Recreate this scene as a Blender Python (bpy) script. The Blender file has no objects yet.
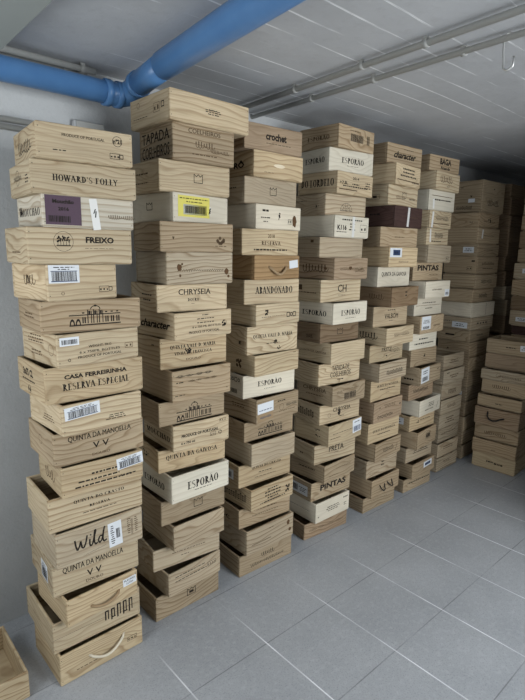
import bpy, bmesh, math, random
from mathutils import Vector, Matrix
C = bpy.context.scene.collection
random.seed(7)
PI = math.pi

# ------------------------------------------------------------------ materials
def newmat(name):
    m = bpy.data.materials.new(name); m.use_nodes = True
    nt = m.node_tree; nt.nodes.clear()
    out = nt.nodes.new('ShaderNodeOutputMaterial'); b = nt.nodes.new('ShaderNodeBsdfPrincipled')
    nt.links.new(b.outputs[0], out.inputs[0])
    return m, nt, b
def nd(nt, t, **kw):
    n = nt.nodes.new('ShaderNode' + t)
    for k, v in kw.items(): setattr(n, k, v)
    return n
def mth(nt, op, a, b=None, c=None):
    n = nd(nt, 'Math', operation=op)
    for i, v in enumerate((a, b, c)):
        if v is None: continue
        if isinstance(v, (int, float)): n.inputs[i].default_value = v
        else: nt.links.new(v, n.inputs[i])
    return n.outputs[0]
def mixc(nt, fac, a, b, mode='MIX'):
    n = nd(nt, 'Mix', data_type='RGBA', blend_type=mode)
    for i, v in ((0, fac), (6, a), (7, b)):
        if isinstance(v, (int, float)): n.inputs[i].default_value = v
        elif isinstance(v, tuple): n.inputs[i].default_value = v if len(v) == 4 else v + (1,)
        else: nt.links.new(v, n.inputs[i])
    return n.outputs[2]
def ramp(nt, fac, stops):
    n = nd(nt, 'ValToRGB'); e = n.color_ramp.elements
    while len(e) < len(stops): e.new(.5)
    for x, (p, c) in zip(e, stops): x.position = p; x.color = (c, c, c, 1) if isinstance(c, (int, float)) else c + (1,)
    nt.links.new(fac, n.inputs[0]); return n.outputs[0]
def noise(nt, vec, scale, detail=3, rough=.5):
    n = nd(nt, 'TexNoise'); n.inputs['Scale'].default_value = scale
    n.inputs['Detail'].default_value = detail; n.inputs['Roughness'].default_value = rough
    nt.links.new(vec, n.inputs['Vector']); return n.outputs['Fac']
def scaled(nt, vec, s):
    n = nd(nt, 'VectorMath', operation='MULTIPLY'); nt.links.new(vec, n.inputs[0]); n.inputs[1].default_value = s
    return n.outputs[0]
def bump(nt, b, h, strength=.3, dist=.002):
    n = nd(nt, 'Bump'); n.inputs['Strength'].default_value = strength; n.inputs['Distance'].default_value = dist
    nt.links.new(h, n.inputs['Height']); nt.links.new(n.outputs[0], b.inputs['Normal'])
def flat(name, col, rough=.7, metal=0., spec=.3):
    m, nt, b = newmat(name)
    b.inputs['Base Color'].default_value = col + (1,); b.inputs['Roughness'].default_value = rough
    b.inputs['Metallic'].default_value = metal; b.inputs['Specular IOR Level'].default_value = spec
    return m

def wood_mat():
    # every board is tinted by its own colour (object colour) under growth rings and fibres that run along the board
    m, nt, b = newmat('pine_board')
    tc = nd(nt, 'TexCoord'); oi = nd(nt, 'ObjectInfo')
    off = mth(nt, 'MULTIPLY', oi.outputs['Random'], 37.0)
    comb = nd(nt, 'CombineXYZ')
    for i, k in enumerate((1.0, .37, 1.7)): nt.links.new(mth(nt, 'MULTIPLY', off, k), comb.inputs[i])
    add = nd(nt, 'VectorMath', operation='ADD')
    nt.links.new(tc.outputs['Object'], add.inputs[0]); nt.links.new(comb.outputs[0], add.inputs[1])
    P = add.outputs[0]
    sep = nd(nt, 'SeparateXYZ'); nt.links.new(P, sep.inputs[0])
    swirl = noise(nt, scaled(nt, P, (2.6, 3.0, 8.5)), 1.0, 2, .45)
    amp = mth(nt, 'MULTIPLY_ADD', mth(nt, 'FRACT', mth(nt, 'MULTIPLY', oi.outputs['Random'], 7.31)), 11.0, 2.2)
    ph = mth(nt, 'ADD', mth(nt, 'MULTIPLY', sep.outputs[2], 48.0), mth(nt, 'MULTIPLY', swirl, amp))
    saw = mth(nt, 'FRACT', ph)
    ring = ramp(nt, saw, [(0, 0.0), (.55, .18), (.86, 1.0), (1.0, 0.0)])
    fib = noise(nt, scaled(nt, P, (7, 60, 230)), 1.0, 3, .6)
    blot = noise(nt, scaled(nt, P, (3, 3, 7)), 1.0, 2, .5)
    base = oi.outputs['Color']
    dark = mixc(nt, 1.0, base, (.50, .41, .32), 'MULTIPLY')
    rs = mth(nt, 'MULTIPLY_ADD', mth(nt, 'FRACT', mth(nt, 'MULTIPLY', oi.outputs['Random'], 13.7)), .5, .4)
    c1 = mixc(nt, mth(nt, 'MULTIPLY', mth(nt, 'MULTIPLY', ring, rs), oi.outputs['Alpha']), base, dark)
    c2 = mixc(nt, mth(nt, 'MULTIPLY', ramp(nt, fib, [(.45, 0.0), (.72, 1.0)]), mth(nt, 'MULTIPLY', oi.outputs['Alpha'], .38)), c1, dark)
    g = mth(nt, 'MULTIPLY_ADD', blot, .5, .75)
    gc = nd(nt, 'CombineXYZ')
    for i in range(3): nt.links.new(g, gc.inputs[i])
    c3 = mixc(nt, 1.0, c2, gc.outputs[0], 'MULTIPLY')
    nt.links.new(c3, b.inputs['Base Color'])
    b.inputs['Roughness'].default_value = .72; b.inputs['Specular IOR Level'].default_value = .22
    bump(nt, b, fib, .25, .0008)
    return m
WOOD = wood_mat()
INK = flat('black_print', (.022, .018, .015), .8, spec=.1)
INK2 = flat('faded_print', (.095, .062, .036), .85, spec=.1)
KNOT = flat('knot_wood', (.10, .055, .028), .8, spec=.1)
PAPER = flat('white_paper', (.64, .66, .68), .6)
YELLOW = flat('yellow_paper', (.62, .55, .12), .6)
PURPLE = flat('purple_paper', (.055, .024, .045), .55)
BLUEP = flat('blue_print', (.03, .05, .11), .6)
TAPE = flat('white_tape', (.62, .61, .58), .45)
ROPEW = flat('white_rope', (.62, .56, .44), .9)
ROPET = flat('tan_rope', (.30, .21, .12), .9)
ROPEB = flat('black_rope', (.012, .012, .013), .8)
PVC = flat('grey_conduit', (.34, .34, .32), .45)
STEEL = flat('zinc_steel', (.62, .62, .60), .35, metal=.9)

def floor_mat():
    m, nt, b = newmat('grey_tiles')
    tc = nd(nt, 'TexCoord'); P = tc.outputs['Object']
    sep = nd(nt, 'SeparateXYZ'); nt.links.new(P, sep.inputs[0])
    def line(axis, o, pitch, w):
        f = mth(nt, 'FRACT', mth(nt, 'MULTIPLY', mth(nt, 'SUBTRACT', sep.outputs[axis], o - pitch / 2 - 40 * pitch), 1 / pitch))
        d = mth(nt, 'ABSOLUTE', mth(nt, 'SUBTRACT', f, .5))
        return mth(nt, 'LESS_THAN', d, w / pitch)
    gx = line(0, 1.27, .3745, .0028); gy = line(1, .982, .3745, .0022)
    spk = noise(nt, P, 160, 2, .7); mot = noise(nt, P, 2.2, 5, .6); grit = noise(nt, P, 45, 3, .6)
    col = mixc(nt, ramp(nt, mot, [(.3, 0.0), (.7, 1.0)]), (.325, .34, .36), (.41, .425, .445))
    col = mixc(nt, mth(nt, 'MULTIPLY', ramp(nt, spk, [(.54, 0.0), (.66, 1.0)]), .6), col, (.22, .23, .245))
    col = mixc(nt, mth(nt, 'MULTIPLY', ramp(nt, grit, [(.5, 0.0), (.7, 1.0)]), .3), col, (.52, .535, .55))
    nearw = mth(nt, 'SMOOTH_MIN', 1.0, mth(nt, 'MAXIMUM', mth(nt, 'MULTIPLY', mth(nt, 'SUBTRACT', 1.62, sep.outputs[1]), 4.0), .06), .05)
    gx = mth(nt, 'MULTIPLY', gx, nearw)  # pale joints painted fainter near the stacks, standing in for shade
    brk = ramp(nt, noise(nt, P, 3.1, 2, .5), [(.36, 0.15), (.56, 1.0)])
    col = mixc(nt, mth(nt, 'MULTIPLY', gy, mth(nt, 'MULTIPLY', brk, .75)), col, (.16, .165, .17))
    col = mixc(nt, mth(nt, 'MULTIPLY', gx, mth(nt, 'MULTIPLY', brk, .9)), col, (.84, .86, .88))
    nt.links.new(col, b.inputs['Base Color'])
    b.inputs['Roughness'].default_value = .5; b.inputs['Specular IOR Level'].default_value = .35
    bump(nt, b, spk, .2, .001)
    return m
def ceil_mat():
    m, nt, b = newmat('painted_concrete')
    tc = nd(nt, 'TexCoord'); P = tc.outputs['Object']
    sep = nd(nt, 'SeparateXYZ'); nt.links.new(P, sep.inputs[0])
    wob = noise(nt, P, 1.5, 3, .5)
    y = mth(nt, 'ADD', sep.outputs[1], mth(nt, 'MULTIPLY', wob, .035))
    f = mth(nt, 'FRACT', mth(nt, 'MULTIPLY', mth(nt, 'ADD', y, 40.0), 1 / .118))
    d = mth(nt, 'ABSOLUTE', mth(nt, 'SUBTRACT', f, .5))
    ln = mth(nt, 'LESS_THAN', d, .034)
    br = ramp(nt, noise(nt, scaled(nt, P, (1.1, 9, 1)), 1.6, 4, .65), [(.46, 0.0), (.56, 1.0)])
    mot = noise(nt, P, 2.4, 6, .6); fine = noise(nt, P, 26, 4, .6)
    col = mixc(nt, ramp(nt, mot, [(.3, 0.0), (.7, 1.0)]), (.42, .43, .445), (.53, .54, .555))
    col = mixc(nt, mth(nt, 'MULTIPLY', ramp(nt, fine, [(.55, 0.0), (.72, 1.0)]), .3), col, (.36, .365, .37))
    col = mixc(nt, mth(nt, 'MULTIPLY', ln, mth(nt, 'MULTIPLY', br, .9)), col, (.86, .87, .88))
    nt.links.new(col, b.inputs['Base Color'])
    b.inputs['Roughness'].default_value = .55; b.inputs['Specular IOR Level'].default_value = .3
    bump(nt, b, mth(nt, 'ADD', mot, mth(nt, 'MULTIPLY', fine, .4)), .5, .01)
    return m
def wall_mat():
    m, nt, b = newmat('rough_plaster')
    tc = nd(nt, 'TexCoord'); P = tc.outputs['Object']
    mot = noise(nt, P, 1.8, 6, .6); fine = noise(nt, P, 55, 4, .65)
    col = mixc(nt, ramp(nt, mot, [(.3, 0.0), (.7, 1.0)]), (.42, .43, .43), (.52, .53, .53))
    col = mixc(nt, mth(nt, 'MULTIPLY', ramp(nt, fine, [(.55, 0.0), (.75, 1.0)]), .25), col, (.33, .34, .34))
    nt.links.new(col, b.inputs['Base Color'])
    b.inputs['Roughness'].default_value = .85; b.inputs['Specular IOR Level'].default_value = .15
    bump(nt, b, fine, .5, .004)
    return m
def pipe_mat():
    m, nt, b = newmat('blue_pvc')
    tc = nd(nt, 'TexCoord'); mot = noise(nt, tc.outputs['Object'], 9, 5, .6)
    col = mixc(nt, ramp(nt, mot, [(.3, 0.0), (.75, 1.0)]), (.075, .19, .40), (.10, .235, .46))
    nt.links.new(col, b.inputs['Base Color'])
    b.inputs['Roughness'].default_value = .34; b.inputs['Specular IOR Level'].default_value = .45
    return m
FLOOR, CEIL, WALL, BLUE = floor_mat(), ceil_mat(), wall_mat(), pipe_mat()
BOUNCEWALL = flat('bounce_wall_white', (.80, .80, .79), .8)  # bright white added out of view to bounce light onto the end stack
BEAM = flat('beam_paint', (.24, .26, .25), .7)

# ------------------------------------------------------------------ lettering as flat polygons, (u, v) in metres
def arc(cx, cy, rx, ry, a0, a1, tx, ty, n=10):
    out = []
    for i in range(n):
        q = []
        for a, k in ((a0 + (a1 - a0) * i / n, 1), (a0 + (a1 - a0) * (i + 1) / n, 1), (a0 + (a1 - a0) * (i + 1) / n, 0), (a0 + (a1 - a0) * i / n, 0)):
            a = math.radians(a)
            q.append((cx + (rx - (0 if k else tx)) * math.cos(a), cy + (ry - (0 if k else ty)) * math.sin(a)))
        out.append(q)
    return out
def stroke(x0, y0, x1, y1, w):
    return [[(x0 - w / 2, y0), (x0 + w / 2, y0), (x1 + w / 2, y1), (x1 - w / 2, y1)]]
def rect(x0, y0, x1, y1): return [[(x0, y0), (x1, y0), (x1, y1), (x0, y1)]]
TK, TN, SF = .26, .125, .08
def srf(*xy):
    o = []
    for x, y in xy: o += rect(x - .15, y, x + .15, y + SF) if y < .5 else rect(x - .15, y - SF, x + .15, y)
    return o
def serif_glyph(c):
    """(polygons, advance) of a capital with thick and thin strokes and slab serifs, height 1"""
    g = []; w = .8
    if c == 'A': g = stroke(.1, 0, .42, 1, TN) + stroke(.42, 1, .78, 0, TK) + rect(.22, .3, .66, .36) + srf((.1, 0), (.78, 0)); w = .95
    elif c in 'ÃÁ':
        g, w = serif_glyph('A'); g = list(g)
        g += stroke(.22, 1.12, .42, 1.22, .1) + stroke(.42, 1.2, .64, 1.12, .1) if c == 'Ã' else stroke(.4, 1.1, .55, 1.3, .1)
    elif c == 'B': g = rect(.14, 0, .14 + TK, 1) + arc(.3, .74, .36, .26, -90, 90, TK, .06) + arc(.3, .26, .42, .27, -90, 90, TK, .06) + srf((.17, 0), (.17, 1)); w = .85
    elif c == 'C' or c == 'G':
        g = arc(.5, .5, .44, .52, 40, 320, TK, .06, 14)
        if c == 'G': g += rect(.68, .08, .84, .45) + srf((.76, .45))
        w = .95
    elif c == 'D': g = rect(.14, 0, .14 + TK, 1) + arc(.3, .5, .55, .5, -90, 90, TK, .06, 12) + srf((.17, 0), (.17, 1)); w = .98
    elif c == 'E' or c == 'F':
        g = rect(.14, 0, .14 + TK, 1) + rect(.2, .94, .7, 1) + rect(.64, .78, .7, 1) + rect(.2, .48, .55, .54) + srf((.17, 0), (.17, 1))
        if c == 'E': g += rect(.2, 0, .74, .06) + rect(.68, 0, .74, .22)
        w = .82
    elif c == 'H': g = rect(.14, 0, .14 + TK, 1) + rect(.66, 0, .66 + TK, 1) + rect(.2, .48, .7, .54) + srf((.22, 0), (.22, 1), (.74, 0), (.74, 1)); w = 1.0
    elif c == 'I': g = rect(.14, 0, .14 + TK, 1) + srf((.22, 0), (.22, 1)); w = .46
    elif c == 'L': g = rect(.14, 0, .14 + TK, 1) + rect(.2, 0, .7, .06) + rect(.64, 0, .7, .24) + srf((.17, 0), (.2, 1)); w = .8
    elif c == 'M': g = rect(.12, 0, .2, 1) + stroke(.2, 1, .52, .05, TK) + stroke(.52, .05, .82, 1, TN) + rect(.8, 0, .97, 1) + srf((.16, 0), (.9, 0), (.14, 1), (.9, 1)); w = 1.12
    elif c == 'N': g = rect(.14, 0, .21, 1) + stroke(.2, 1, .76, 0, TK) + rect(.75, 0, .82, 1) + srf((.17, 0), (.14, 1), (.78, 1)); w = .98
    elif c in 'OQ':
        g = arc(.5, .5, .45, .52, 0, 360, TK, .06, 18)
        if c == 'Q': g += stroke(.5, .05, .85, -.2, TK)
        w = 1.0
    elif c in 'PR':
        g = rect(.14, 0, .14 + TK, 1) + arc(.3, .72, .4, .28, -90, 90, TK, .06) + srf((.2, 0), (.17, 1)); w = .8
        if c == 'R': g += stroke(.4, .46, .8, 0, TK) + srf((.82, 0)); w = .92
    elif c == 'S': g = arc(.4, .74, .3, .27, 30, 250, .14, .06) + arc(.4, .27, .33, .28, 210, 430, .14, .06) + stroke(.2, .62, .62, .38, .2); w = .8
    elif c == 'T': g = rect(.34, 0, .34 + TK, 1) + rect(.04, .94, .82, 1) + rect(.04, .76, .1, 1) + rect(.76, .76, .82, 1) + srf((.42, 0)); w = .88
    elif c == 'U': g = rect(.14, .3, .14 + TK, 1) + rect(.74, .3, .81, 1) + arc(.475, .32, .335, .33, 180, 360, .12, .07) + srf((.2, 1), (.78, 1)); w = .96
    elif c == 'V': g = stroke(.1, 1, .44, 0, TK) + stroke(.44, 0, .76, 1, TN) + srf((.1, 1), (.76, 1)); w = .9
    elif c == 'W': g = stroke(.1, 1, .36, 0, TK) + stroke(.36, 0, .6, 1, TN) + stroke(.6, 1, .84, 0, TK) + stroke(.84, 0, 1.08, 1, TN) + srf((.1, 1), (.6, 1), (1.08, 1)); w = 1.22
    elif c == 'Y': g = stroke(.1, 1, .42, .45, TK) + stroke(.42, .45, .74, 1, TN) + rect(.34, 0, .51, .48) + srf((.42, 0), (.1, 1), (.74, 1)); w = .88
    elif c == "'": g = stroke(.1, .7, .14, 1, .12); w = .28
    elif c == '.': g = rect(.08, 0, .22, .13); w = .32
    else: w = .45
    return g, w
_fc = {}
def sans_polys(text, bold, ital):
    key = (text, bold, ital)
    if key in _fc: return _fc[key]
    cu = bpy.data.curves.new('lettering', 'FONT'); cu.body = text; cu.size = 1.0; cu.resolution_u = 2
    cu.offset = (.05 if ital else .042) if bold else (.022 if ital else 0.0); cu.shear = .35 if ital else 0.0
    ob = bpy.data.objects.new('lettering', cu); C.objects.link(ob)
    dg = bpy.context.evaluated_depsgraph_get()
    me = bpy.data.meshes.new_from_object(ob.evaluated_get(dg))
    ps = [[(me.vertices[i].co.x, me.vertices[i].co.y) for i in p.vertices] for p in me.polygons]
    bpy.data.objects.remove(ob); bpy.data.curves.remove(cu); bpy.data.meshes.remove(me)
    if not bold: ps = ps + [[(x + .035, y) for x, y in q] for q in ps]     # stencil print runs heavy
    _fc[key] = ps
    return ps
def fit_polys(ps, cx, cy, w, h):
    xs = [p[0] for q in ps for p in q]; ys = [p[1] for q in ps for p in q]
    x0, x1, y0, y1 = min(xs), max(xs), min(ys), max(ys)
    sx = w / max(x1 - x0, 1e-6); sy = h / max(y1 - y0, 1e-6)
    return [[(cx + (x - (x0 + x1) / 2) * sx, cy + (y - (y0 + y1) / 2) * sy) for x, y in q] for q in ps]
def text_polys(style, text, cx, cy, w, h):
    if style == 'S':
        ps = []; x = 0
        for ch in text:
            g, a = serif_glyph(ch)
            ps += [[(px + x, py) for px, py in q] for q in g]; x += a + .01
    else: ps = sans_polys(text, style == 'B', style in 'IJ')
    return fit_polys(ps, cx, cy, w, h)
def polyline(pts, w):
    out = []
    for (x0, y0), (x1, y1) in zip(pts, pts[1:]):
        L = math.hypot(x1 - x0, y1 - y0) or 1e-6; nx, ny = -(y1 - y0) / L * w / 2, (x1 - x0) / L * w / 2
        out.append([(x0 - nx, y0 - ny), (x1 - nx, y1 - ny), (x1 + nx, y1 + ny), (x0 + nx, y0 + ny)])
    return out
def mark_polys(k, a, w, h, rnd):
    """one printed mark in metres from its relative spec a"""
    cx, cy, mw, mh = (a[0] - .5) * w, a[1] * h, a[2] * w, a[3] * h
    x0, y0, x1, y1 = cx - mw / 2, cy - mh / 2, cx + mw / 2, cy + mh / 2
    if k == 'lines':      # rows of illegible small print
        n = a[4]; o = []
        for i in range(n):
            y = y1 - (i + .5) * mh / n; t = mh / n * .42; s = rnd.uniform(.55, 1.0) if n > 1 else 1; x = cx - mw * s / 2
            while x < cx + mw * s / 2 - .002:
                l = min(rnd.uniform(.006, .022), cx + mw * s / 2 - x); o += rect(x, y - t / 2, x + l, y + t / 2); x += l + .004
        return o
    if k == 'crest':      # square mark with a three-pointed crown
        t = .0028
        return polyline([(x0, y1), (x0, y0), (x1, y0), (x1, y1), (x0 + mw * .72, y1 - mh * .28), (cx, y1), (x0 + mw * .28, y1 - mh * .28), (x0, y1)], t)
    if k == 'ring':
        r = mh / 2; return arc(cx, cy, r, r, 0, 360, .0016, .0016, 22)
    if k == 'tree':       # ringed tree
        r = mh / 2; o = arc(cx, cy, r, r, 0, 360, .0012, .0012, 22) + rect(cx - r * .7, cy - r * .45, cx + r * .7, cy - r * .35)
        for i in range(34):
            px = cx + rnd.uniform(-.62, .62) * r; py = cy + rnd.uniform(-.05, .52) * r; s = r * .085
            o += arc(px, py, s, s, 0, 360, s, s, 6)
        for i in range(5): o += rect(cx + (i - 2) * r * .28 - .0008, cy - r * .4, cx + (i - 2) * r * .28 + .0008, cy)
        return o
    if k == 'facade':     # engraving of a country house
        o = rect(x0, y0, x1, y0 + mh * .06) + rect(x0, y0 + mh * .5, x1, y0 + mh * .55)
        n = 9
        for i in range(n):
            px = x0 + (i + .5) * mw / n; s = mw / n
            if abs(i - 4) <= 1:
                o += rect(px - s * .42, y0 + mh * .1, px - s * .25, y0 + mh * .78) + rect(px + s * .2, y0 + mh * .1, px + s * .35, y0 + mh * .7)
                o += rect(px - s * .2, y0 + mh * .55, px + s * .12, y0 + mh * .72)
            elif i in (0, 1): o += arc(px, y0 + mh * .06, s * .45, mh * .3, 0, 180, s * .2, mh * .12, 6)
            else:
                o += rect(px - s * .3, y0 + mh * .12, px - s * .08, y0 + mh * .42) + rect(px + s * .06, y0 + mh * .12, px + s * .3, y0 + mh * .42) + rect(px - s * .3, y0 + mh * .6, px + s * .1, y0 + mh * .66)
        o += arc(cx, y0 + mh * .78, mw * .1, mh * .2, 0, 180, .003, .003, 8) + arc(cx, y0 + mh * .96, mw * .03, mh * .05, 0, 360, .002, .002, 8)
        o += stroke(x0, y0 + mh * .55, x0 + mw * .3, y0 + mh * .66, .003)
        return o
    if k == 'code':       # bar code printed in bars
        o = []; x = x0
        while x < x1: 
            l = rnd.choice((.0012, .002, .0034)); o += rect(x, y0, min(x + l, x1), y1); x += l + rnd.choice((.0012, .002))
        return o
    if k == 'frame':      # small outlined stamp with squares
        o = polyline([(x0, y0), (x1, y0), (x1, y1), (x0, y1), (x0, y0)], .0016)
        n = max(2, int(a[4]) if len(a) > 4 else 3)
        for i in range(n):
            s = mw / n; px = x0 + i * s; o += rect(px + s * .25, y0 + mh * .25, px + s * .7, y0 + mh * rnd.uniform(.5, .8))
        return o
    if k == 'icons':
        n = max(1, int(round(mw / mh / 1.1))); o = []
        for i in range(n):
            px = x0 + (i + .5) * mw / n; s = mh * .42
            o += arc(px, cy, s, s, 0, 360, s * .45, s * .45, 8) if i % 2 else polyline([(px - s, cy - s), (px + s, cy - s), (px + s, cy + s), (px - s, cy + s), (px - s, cy - s)], s * .4)
        return o
    if k == 'blot':       # bunch of dark dots
        o = []
        for i in range(9):
            r = mh * .16; px = cx + rnd.uniform(-.4, .4) * mw; py = cy + rnd.uniform(-.4, .4) * mh; o += arc(px, py, r, r, 0, 360, r, r, 7)
        return o
    if k == 'script':     # flowing handwriting that cannot be read
        pts = []; n = 60; f = max(3, int(mw / mh * 2.2))
        for i in range(n + 1):
            t = i / n; A = .5 * (.45 + .55 * abs(math.sin(t * 5.3 + a[4] if len(a) > 4 else t * 5.3)))
            pts.append((x0 + mw * (t + .35 * math.cos(t * f * 2 * PI) / f), cy + mh * A * math.sin(t * f * 2 * PI)))
        return polyline(pts, max(.0018, mh * .09))
    if k == 'gothic':     # tall ornamental letters
        o = []; n = max(3, int(mw / mh * 2.4))
        for i in range(n):
            px = x0 + (i + .5) * mw / n; s = mw / n
            b0 = y0 + mh * rnd.choice((0, 0, -.15)); t0 = y1 - mh * rnd.choice((0, .2, .3))
            o += rect(px - s * .36, b0, px - s * .12, t0) + rect(px + s * .12, y0, px + s * .3, t0 - mh * .1) + rect(px - s * .36, t0 - mh * .12, px + s * .3, t0)
            if i % 2: o += rect(px - s * .36, y0, px + s * .4, y0 + mh * .1)
        return o
    if k == 'brush':      # the word wild in thick brush handwriting
        L = [[(0, .75), (.03, .35), (.07, .12), (.13, .3), (.18, .6), (.21, .2), (.27, .15), (.34, .45), (.38, .82)],
             [(.46, .55), (.45, .25), (.48, .1), (.54, .2)], [(.48, .74), (.5, .8)],
             [(.54, .2), (.6, .6), (.66, .95), (.63, 1.0), (.6, .7), (.6, .25), (.64, .1), (.7, .2)],
             [(.86, .5), (.78, .52), (.72, .3), (.76, .1), (.84, .25), (.93, .95), (.95, 1.0)], [(.9, .8), (.87, .3), (.9, .1), (1, .18)]]
        o = []
        for l in L: o += polyline([(x0 + px * mw, y0 + py * mh) for px, py in l], .0062)
        return o
    if k == 'slash': return stroke(x0, y0, x1, y1, .004)
    if k == 'bar': return rect(x0, y0, x1, y1)
    if k == 'fan':
        o = arc(cx, y0, mw / 2, mh, 0, 180, .0016, .0016, 12) + arc(cx, y0, mw * .32, mh * .6, 0, 180, .0016, .0016, 10)
        for i in range(6): o += polyline([(cx, y0), (cx + mw / 2 * math.cos(PI * (i + .5) / 6), y0 + mh * math.sin(PI * (i + .5) / 6))], .0014)
        return o
    if k == 'cycle':
        r = mh / 2; return arc(cx, cy, r, r, 10, 110, r * .4, r * .4, 6) + arc(cx, cy, r, r, 130, 230, r * .4, r * .4, 6) + arc(cx, cy, r, r, 250, 350, r * .4, r * .4, 6)
    if k == 'knot':
        o = []
        n = 16; ring1 = [(cx + mw / 2 * (1 + rnd.uniform(-.15, .15)) * math.cos(2 * PI * i / n), cy + mh / 2 * (1 + rnd.uniform(-.15, .15)) * math.sin(2 * PI * i / n)) for i in range(n)]
        o.append(ring1); return o
    raise ValueError(k)
# ------------------------------------------------------------------ builders
def link(name, me, parent=None, loc=(0, 0, 0), rotz=0.0):
    o = bpy.data.objects.new(name, me); C.objects.link(o)
    o.location = loc; o.rotation_euler = (0, 0, rotz)
    if parent: o.parent = parent
    return o
def finish(bm, name, mats, smooth=False):
    me = bpy.data.meshes.new(name); bm.to_mesh(me); bm.free()
    for m in mats: me.materials.append(m)
    if smooth:
        for p in me.polygons: p.use_smooth = True
    return me
def box_bm(bm, sx, sy, sz, c=(0, 0, 0), bev=.0015, mi=0):
    r = bmesh.ops.create_cube(bm, size=1.0, matrix=Matrix.Translation(c) @ Matrix.Diagonal((sx, sy, sz, 1)))
    es = list({e for v in r['verts'] for e in v.link_edges})
    if bev: 
        q = bmesh.ops.bevel(bm, geom=es, offset=bev, segments=1, affect='EDGES')
        for f in q['faces']: f.material_index = mi
    for v in r['verts']:
        if v.is_valid:
            for f in v.link_faces: f.material_index = mi
def add_polys(bm, ps, y, mi):
    for q in ps:
        try: f = bm.faces.new([bm.verts.new((u, y, v)) for u, v in q])
        except ValueError: continue
        f.normal_update()
        if f.normal.y > 0: f.normal_flip()
        f.material_index = mi
def print_polys(spec, w, h, rnd):
    k = spec[0]
    if k in 'TBSIJ' and len(k) == 1:
        _, text, cx, cy, mw, mh = spec[:6]
        return text_polys(k, text, (cx - .5) * w, cy * h, mw * w, mh * h), (spec[6] if len(spec) > 6 else 0)
    if k.startswith('f_'): return mark_polys(k[2:], spec[1:], w, h, rnd), 1
    if k == 'knot': return mark_polys(k, spec[1:], w, h, rnd), 2
    return mark_polys(k, spec[1:], w, h, rnd), 0
def panel(name, root, L, t, H, loc, rotz, tone, prints, rnd, nails=False):
    bm = bmesh.new(); box_bm(bm, L, t, H, (0, 0, H / 2), .0024)
    for i, s in enumerate(prints):
        ps, ink = print_polys(s, L, H, rnd); add_polys(bm, ps, -t / 2 - .0003 - .00001 * i, ink + 1)
    if nails:
        for sx in (-1, 1):
            for v in (.14, .86):
                add_polys(bm, arc(sx * (L / 2 - .007), v * H, .0016, .0016, 0, 360, .0016, .0016, 6), -t / 2 - .0003, 1)
    o = link(name, finish(bm, name, [WOOD, INK, INK2, KNOT]), root, loc, rotz)
    o.color = tone
    return o
def sticker(face, L, t, H, spec, rnd):
    """spec: (name, label, material, u, v, wu, hv, tilt, prints)"""
    name, lab, mat, u, v, wu, hv, tilt, prints = spec
    w, h = wu * L, hv * H
    bm = bmesh.new(); box_bm(bm, w, .0005, h, (0, 0, 0), bev=0)
    for s in prints:
        ps, ink = print_polys(s, w, h, rnd); add_polys(bm, [[(a, b_ - h / 2) for a, b_ in q] for q in ps], -.0005, ink + 1)
    o = link(name, finish(bm, name, [mat, INK, BLUEP, PAPER]), face, ((u - .5) * L, -t / 2 - .0006, v * H))
    o.rotation_euler = (0, math.radians(tilt), 0); o['label'] = lab
    return o
def tube_bm(bm, pts, r, n=8, closed_ends=True):
    pts = [Vector(p) for p in pts]; rings = []
    up = None
    for i, p in enumerate(pts):
        d = (pts[min(i + 1, len(pts) - 1)] - pts[max(i - 1, 0)]).normalized()
        if up is None:
            up = Vector((0, 0, 1)) if abs(d.z) < .9 else Vector((1, 0, 0))
        a = d.cross(up).normalized(); b_ = a.cross(d).normalized(); up = b_
        rr = r[i] if isinstance(r, (list, tuple)) else r
        rings.append([bm.verts.new(p + a * rr * math.cos(2 * PI * k / n) + b_ * rr * math.sin(2 * PI * k / n)) for k in range(n)])
    for A, B in zip(rings, rings[1:]):
        for k in range(n):
            f = bm.faces.new((A[k], A[(k + 1) % n], B[(k + 1) % n], B[k])); f.smooth = True
    if closed_ends:
        bm.faces.new(rings[0][::-1]); bm.faces.new(rings[-1])
    bmesh.ops.recalc_face_normals(bm, faces=bm.faces[:])
def rope(face, t, pts, r, mat, name='rope_handle', lab=None):
    """pts: (x, height) on the panel; the middle of the rope stands off the board"""
    n = len(pts); P = []
    for i, (x, z) in enumerate(pts):
        P.append((x, -t / 2 - .002 - .016 * math.sin(PI * i / (n - 1)) ** .6 if 0 < i < n - 1 else -t / 2 + .004, z))
    bm = bmesh.new(); tube_bm(bm, P, r, 8)
    o = link(name, finish(bm, name, [mat]), face)
    if lab: o['label'] = lab
    return o
def sag(x0, x1, z0, z1, drop, n=14):
    return [(x0 + (x1 - x0) * i / (n - 1), z0 + (z1 - z0) * i / (n - 1) - drop * math.sin(PI * i / (n - 1))) for i in range(n)]

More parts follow.
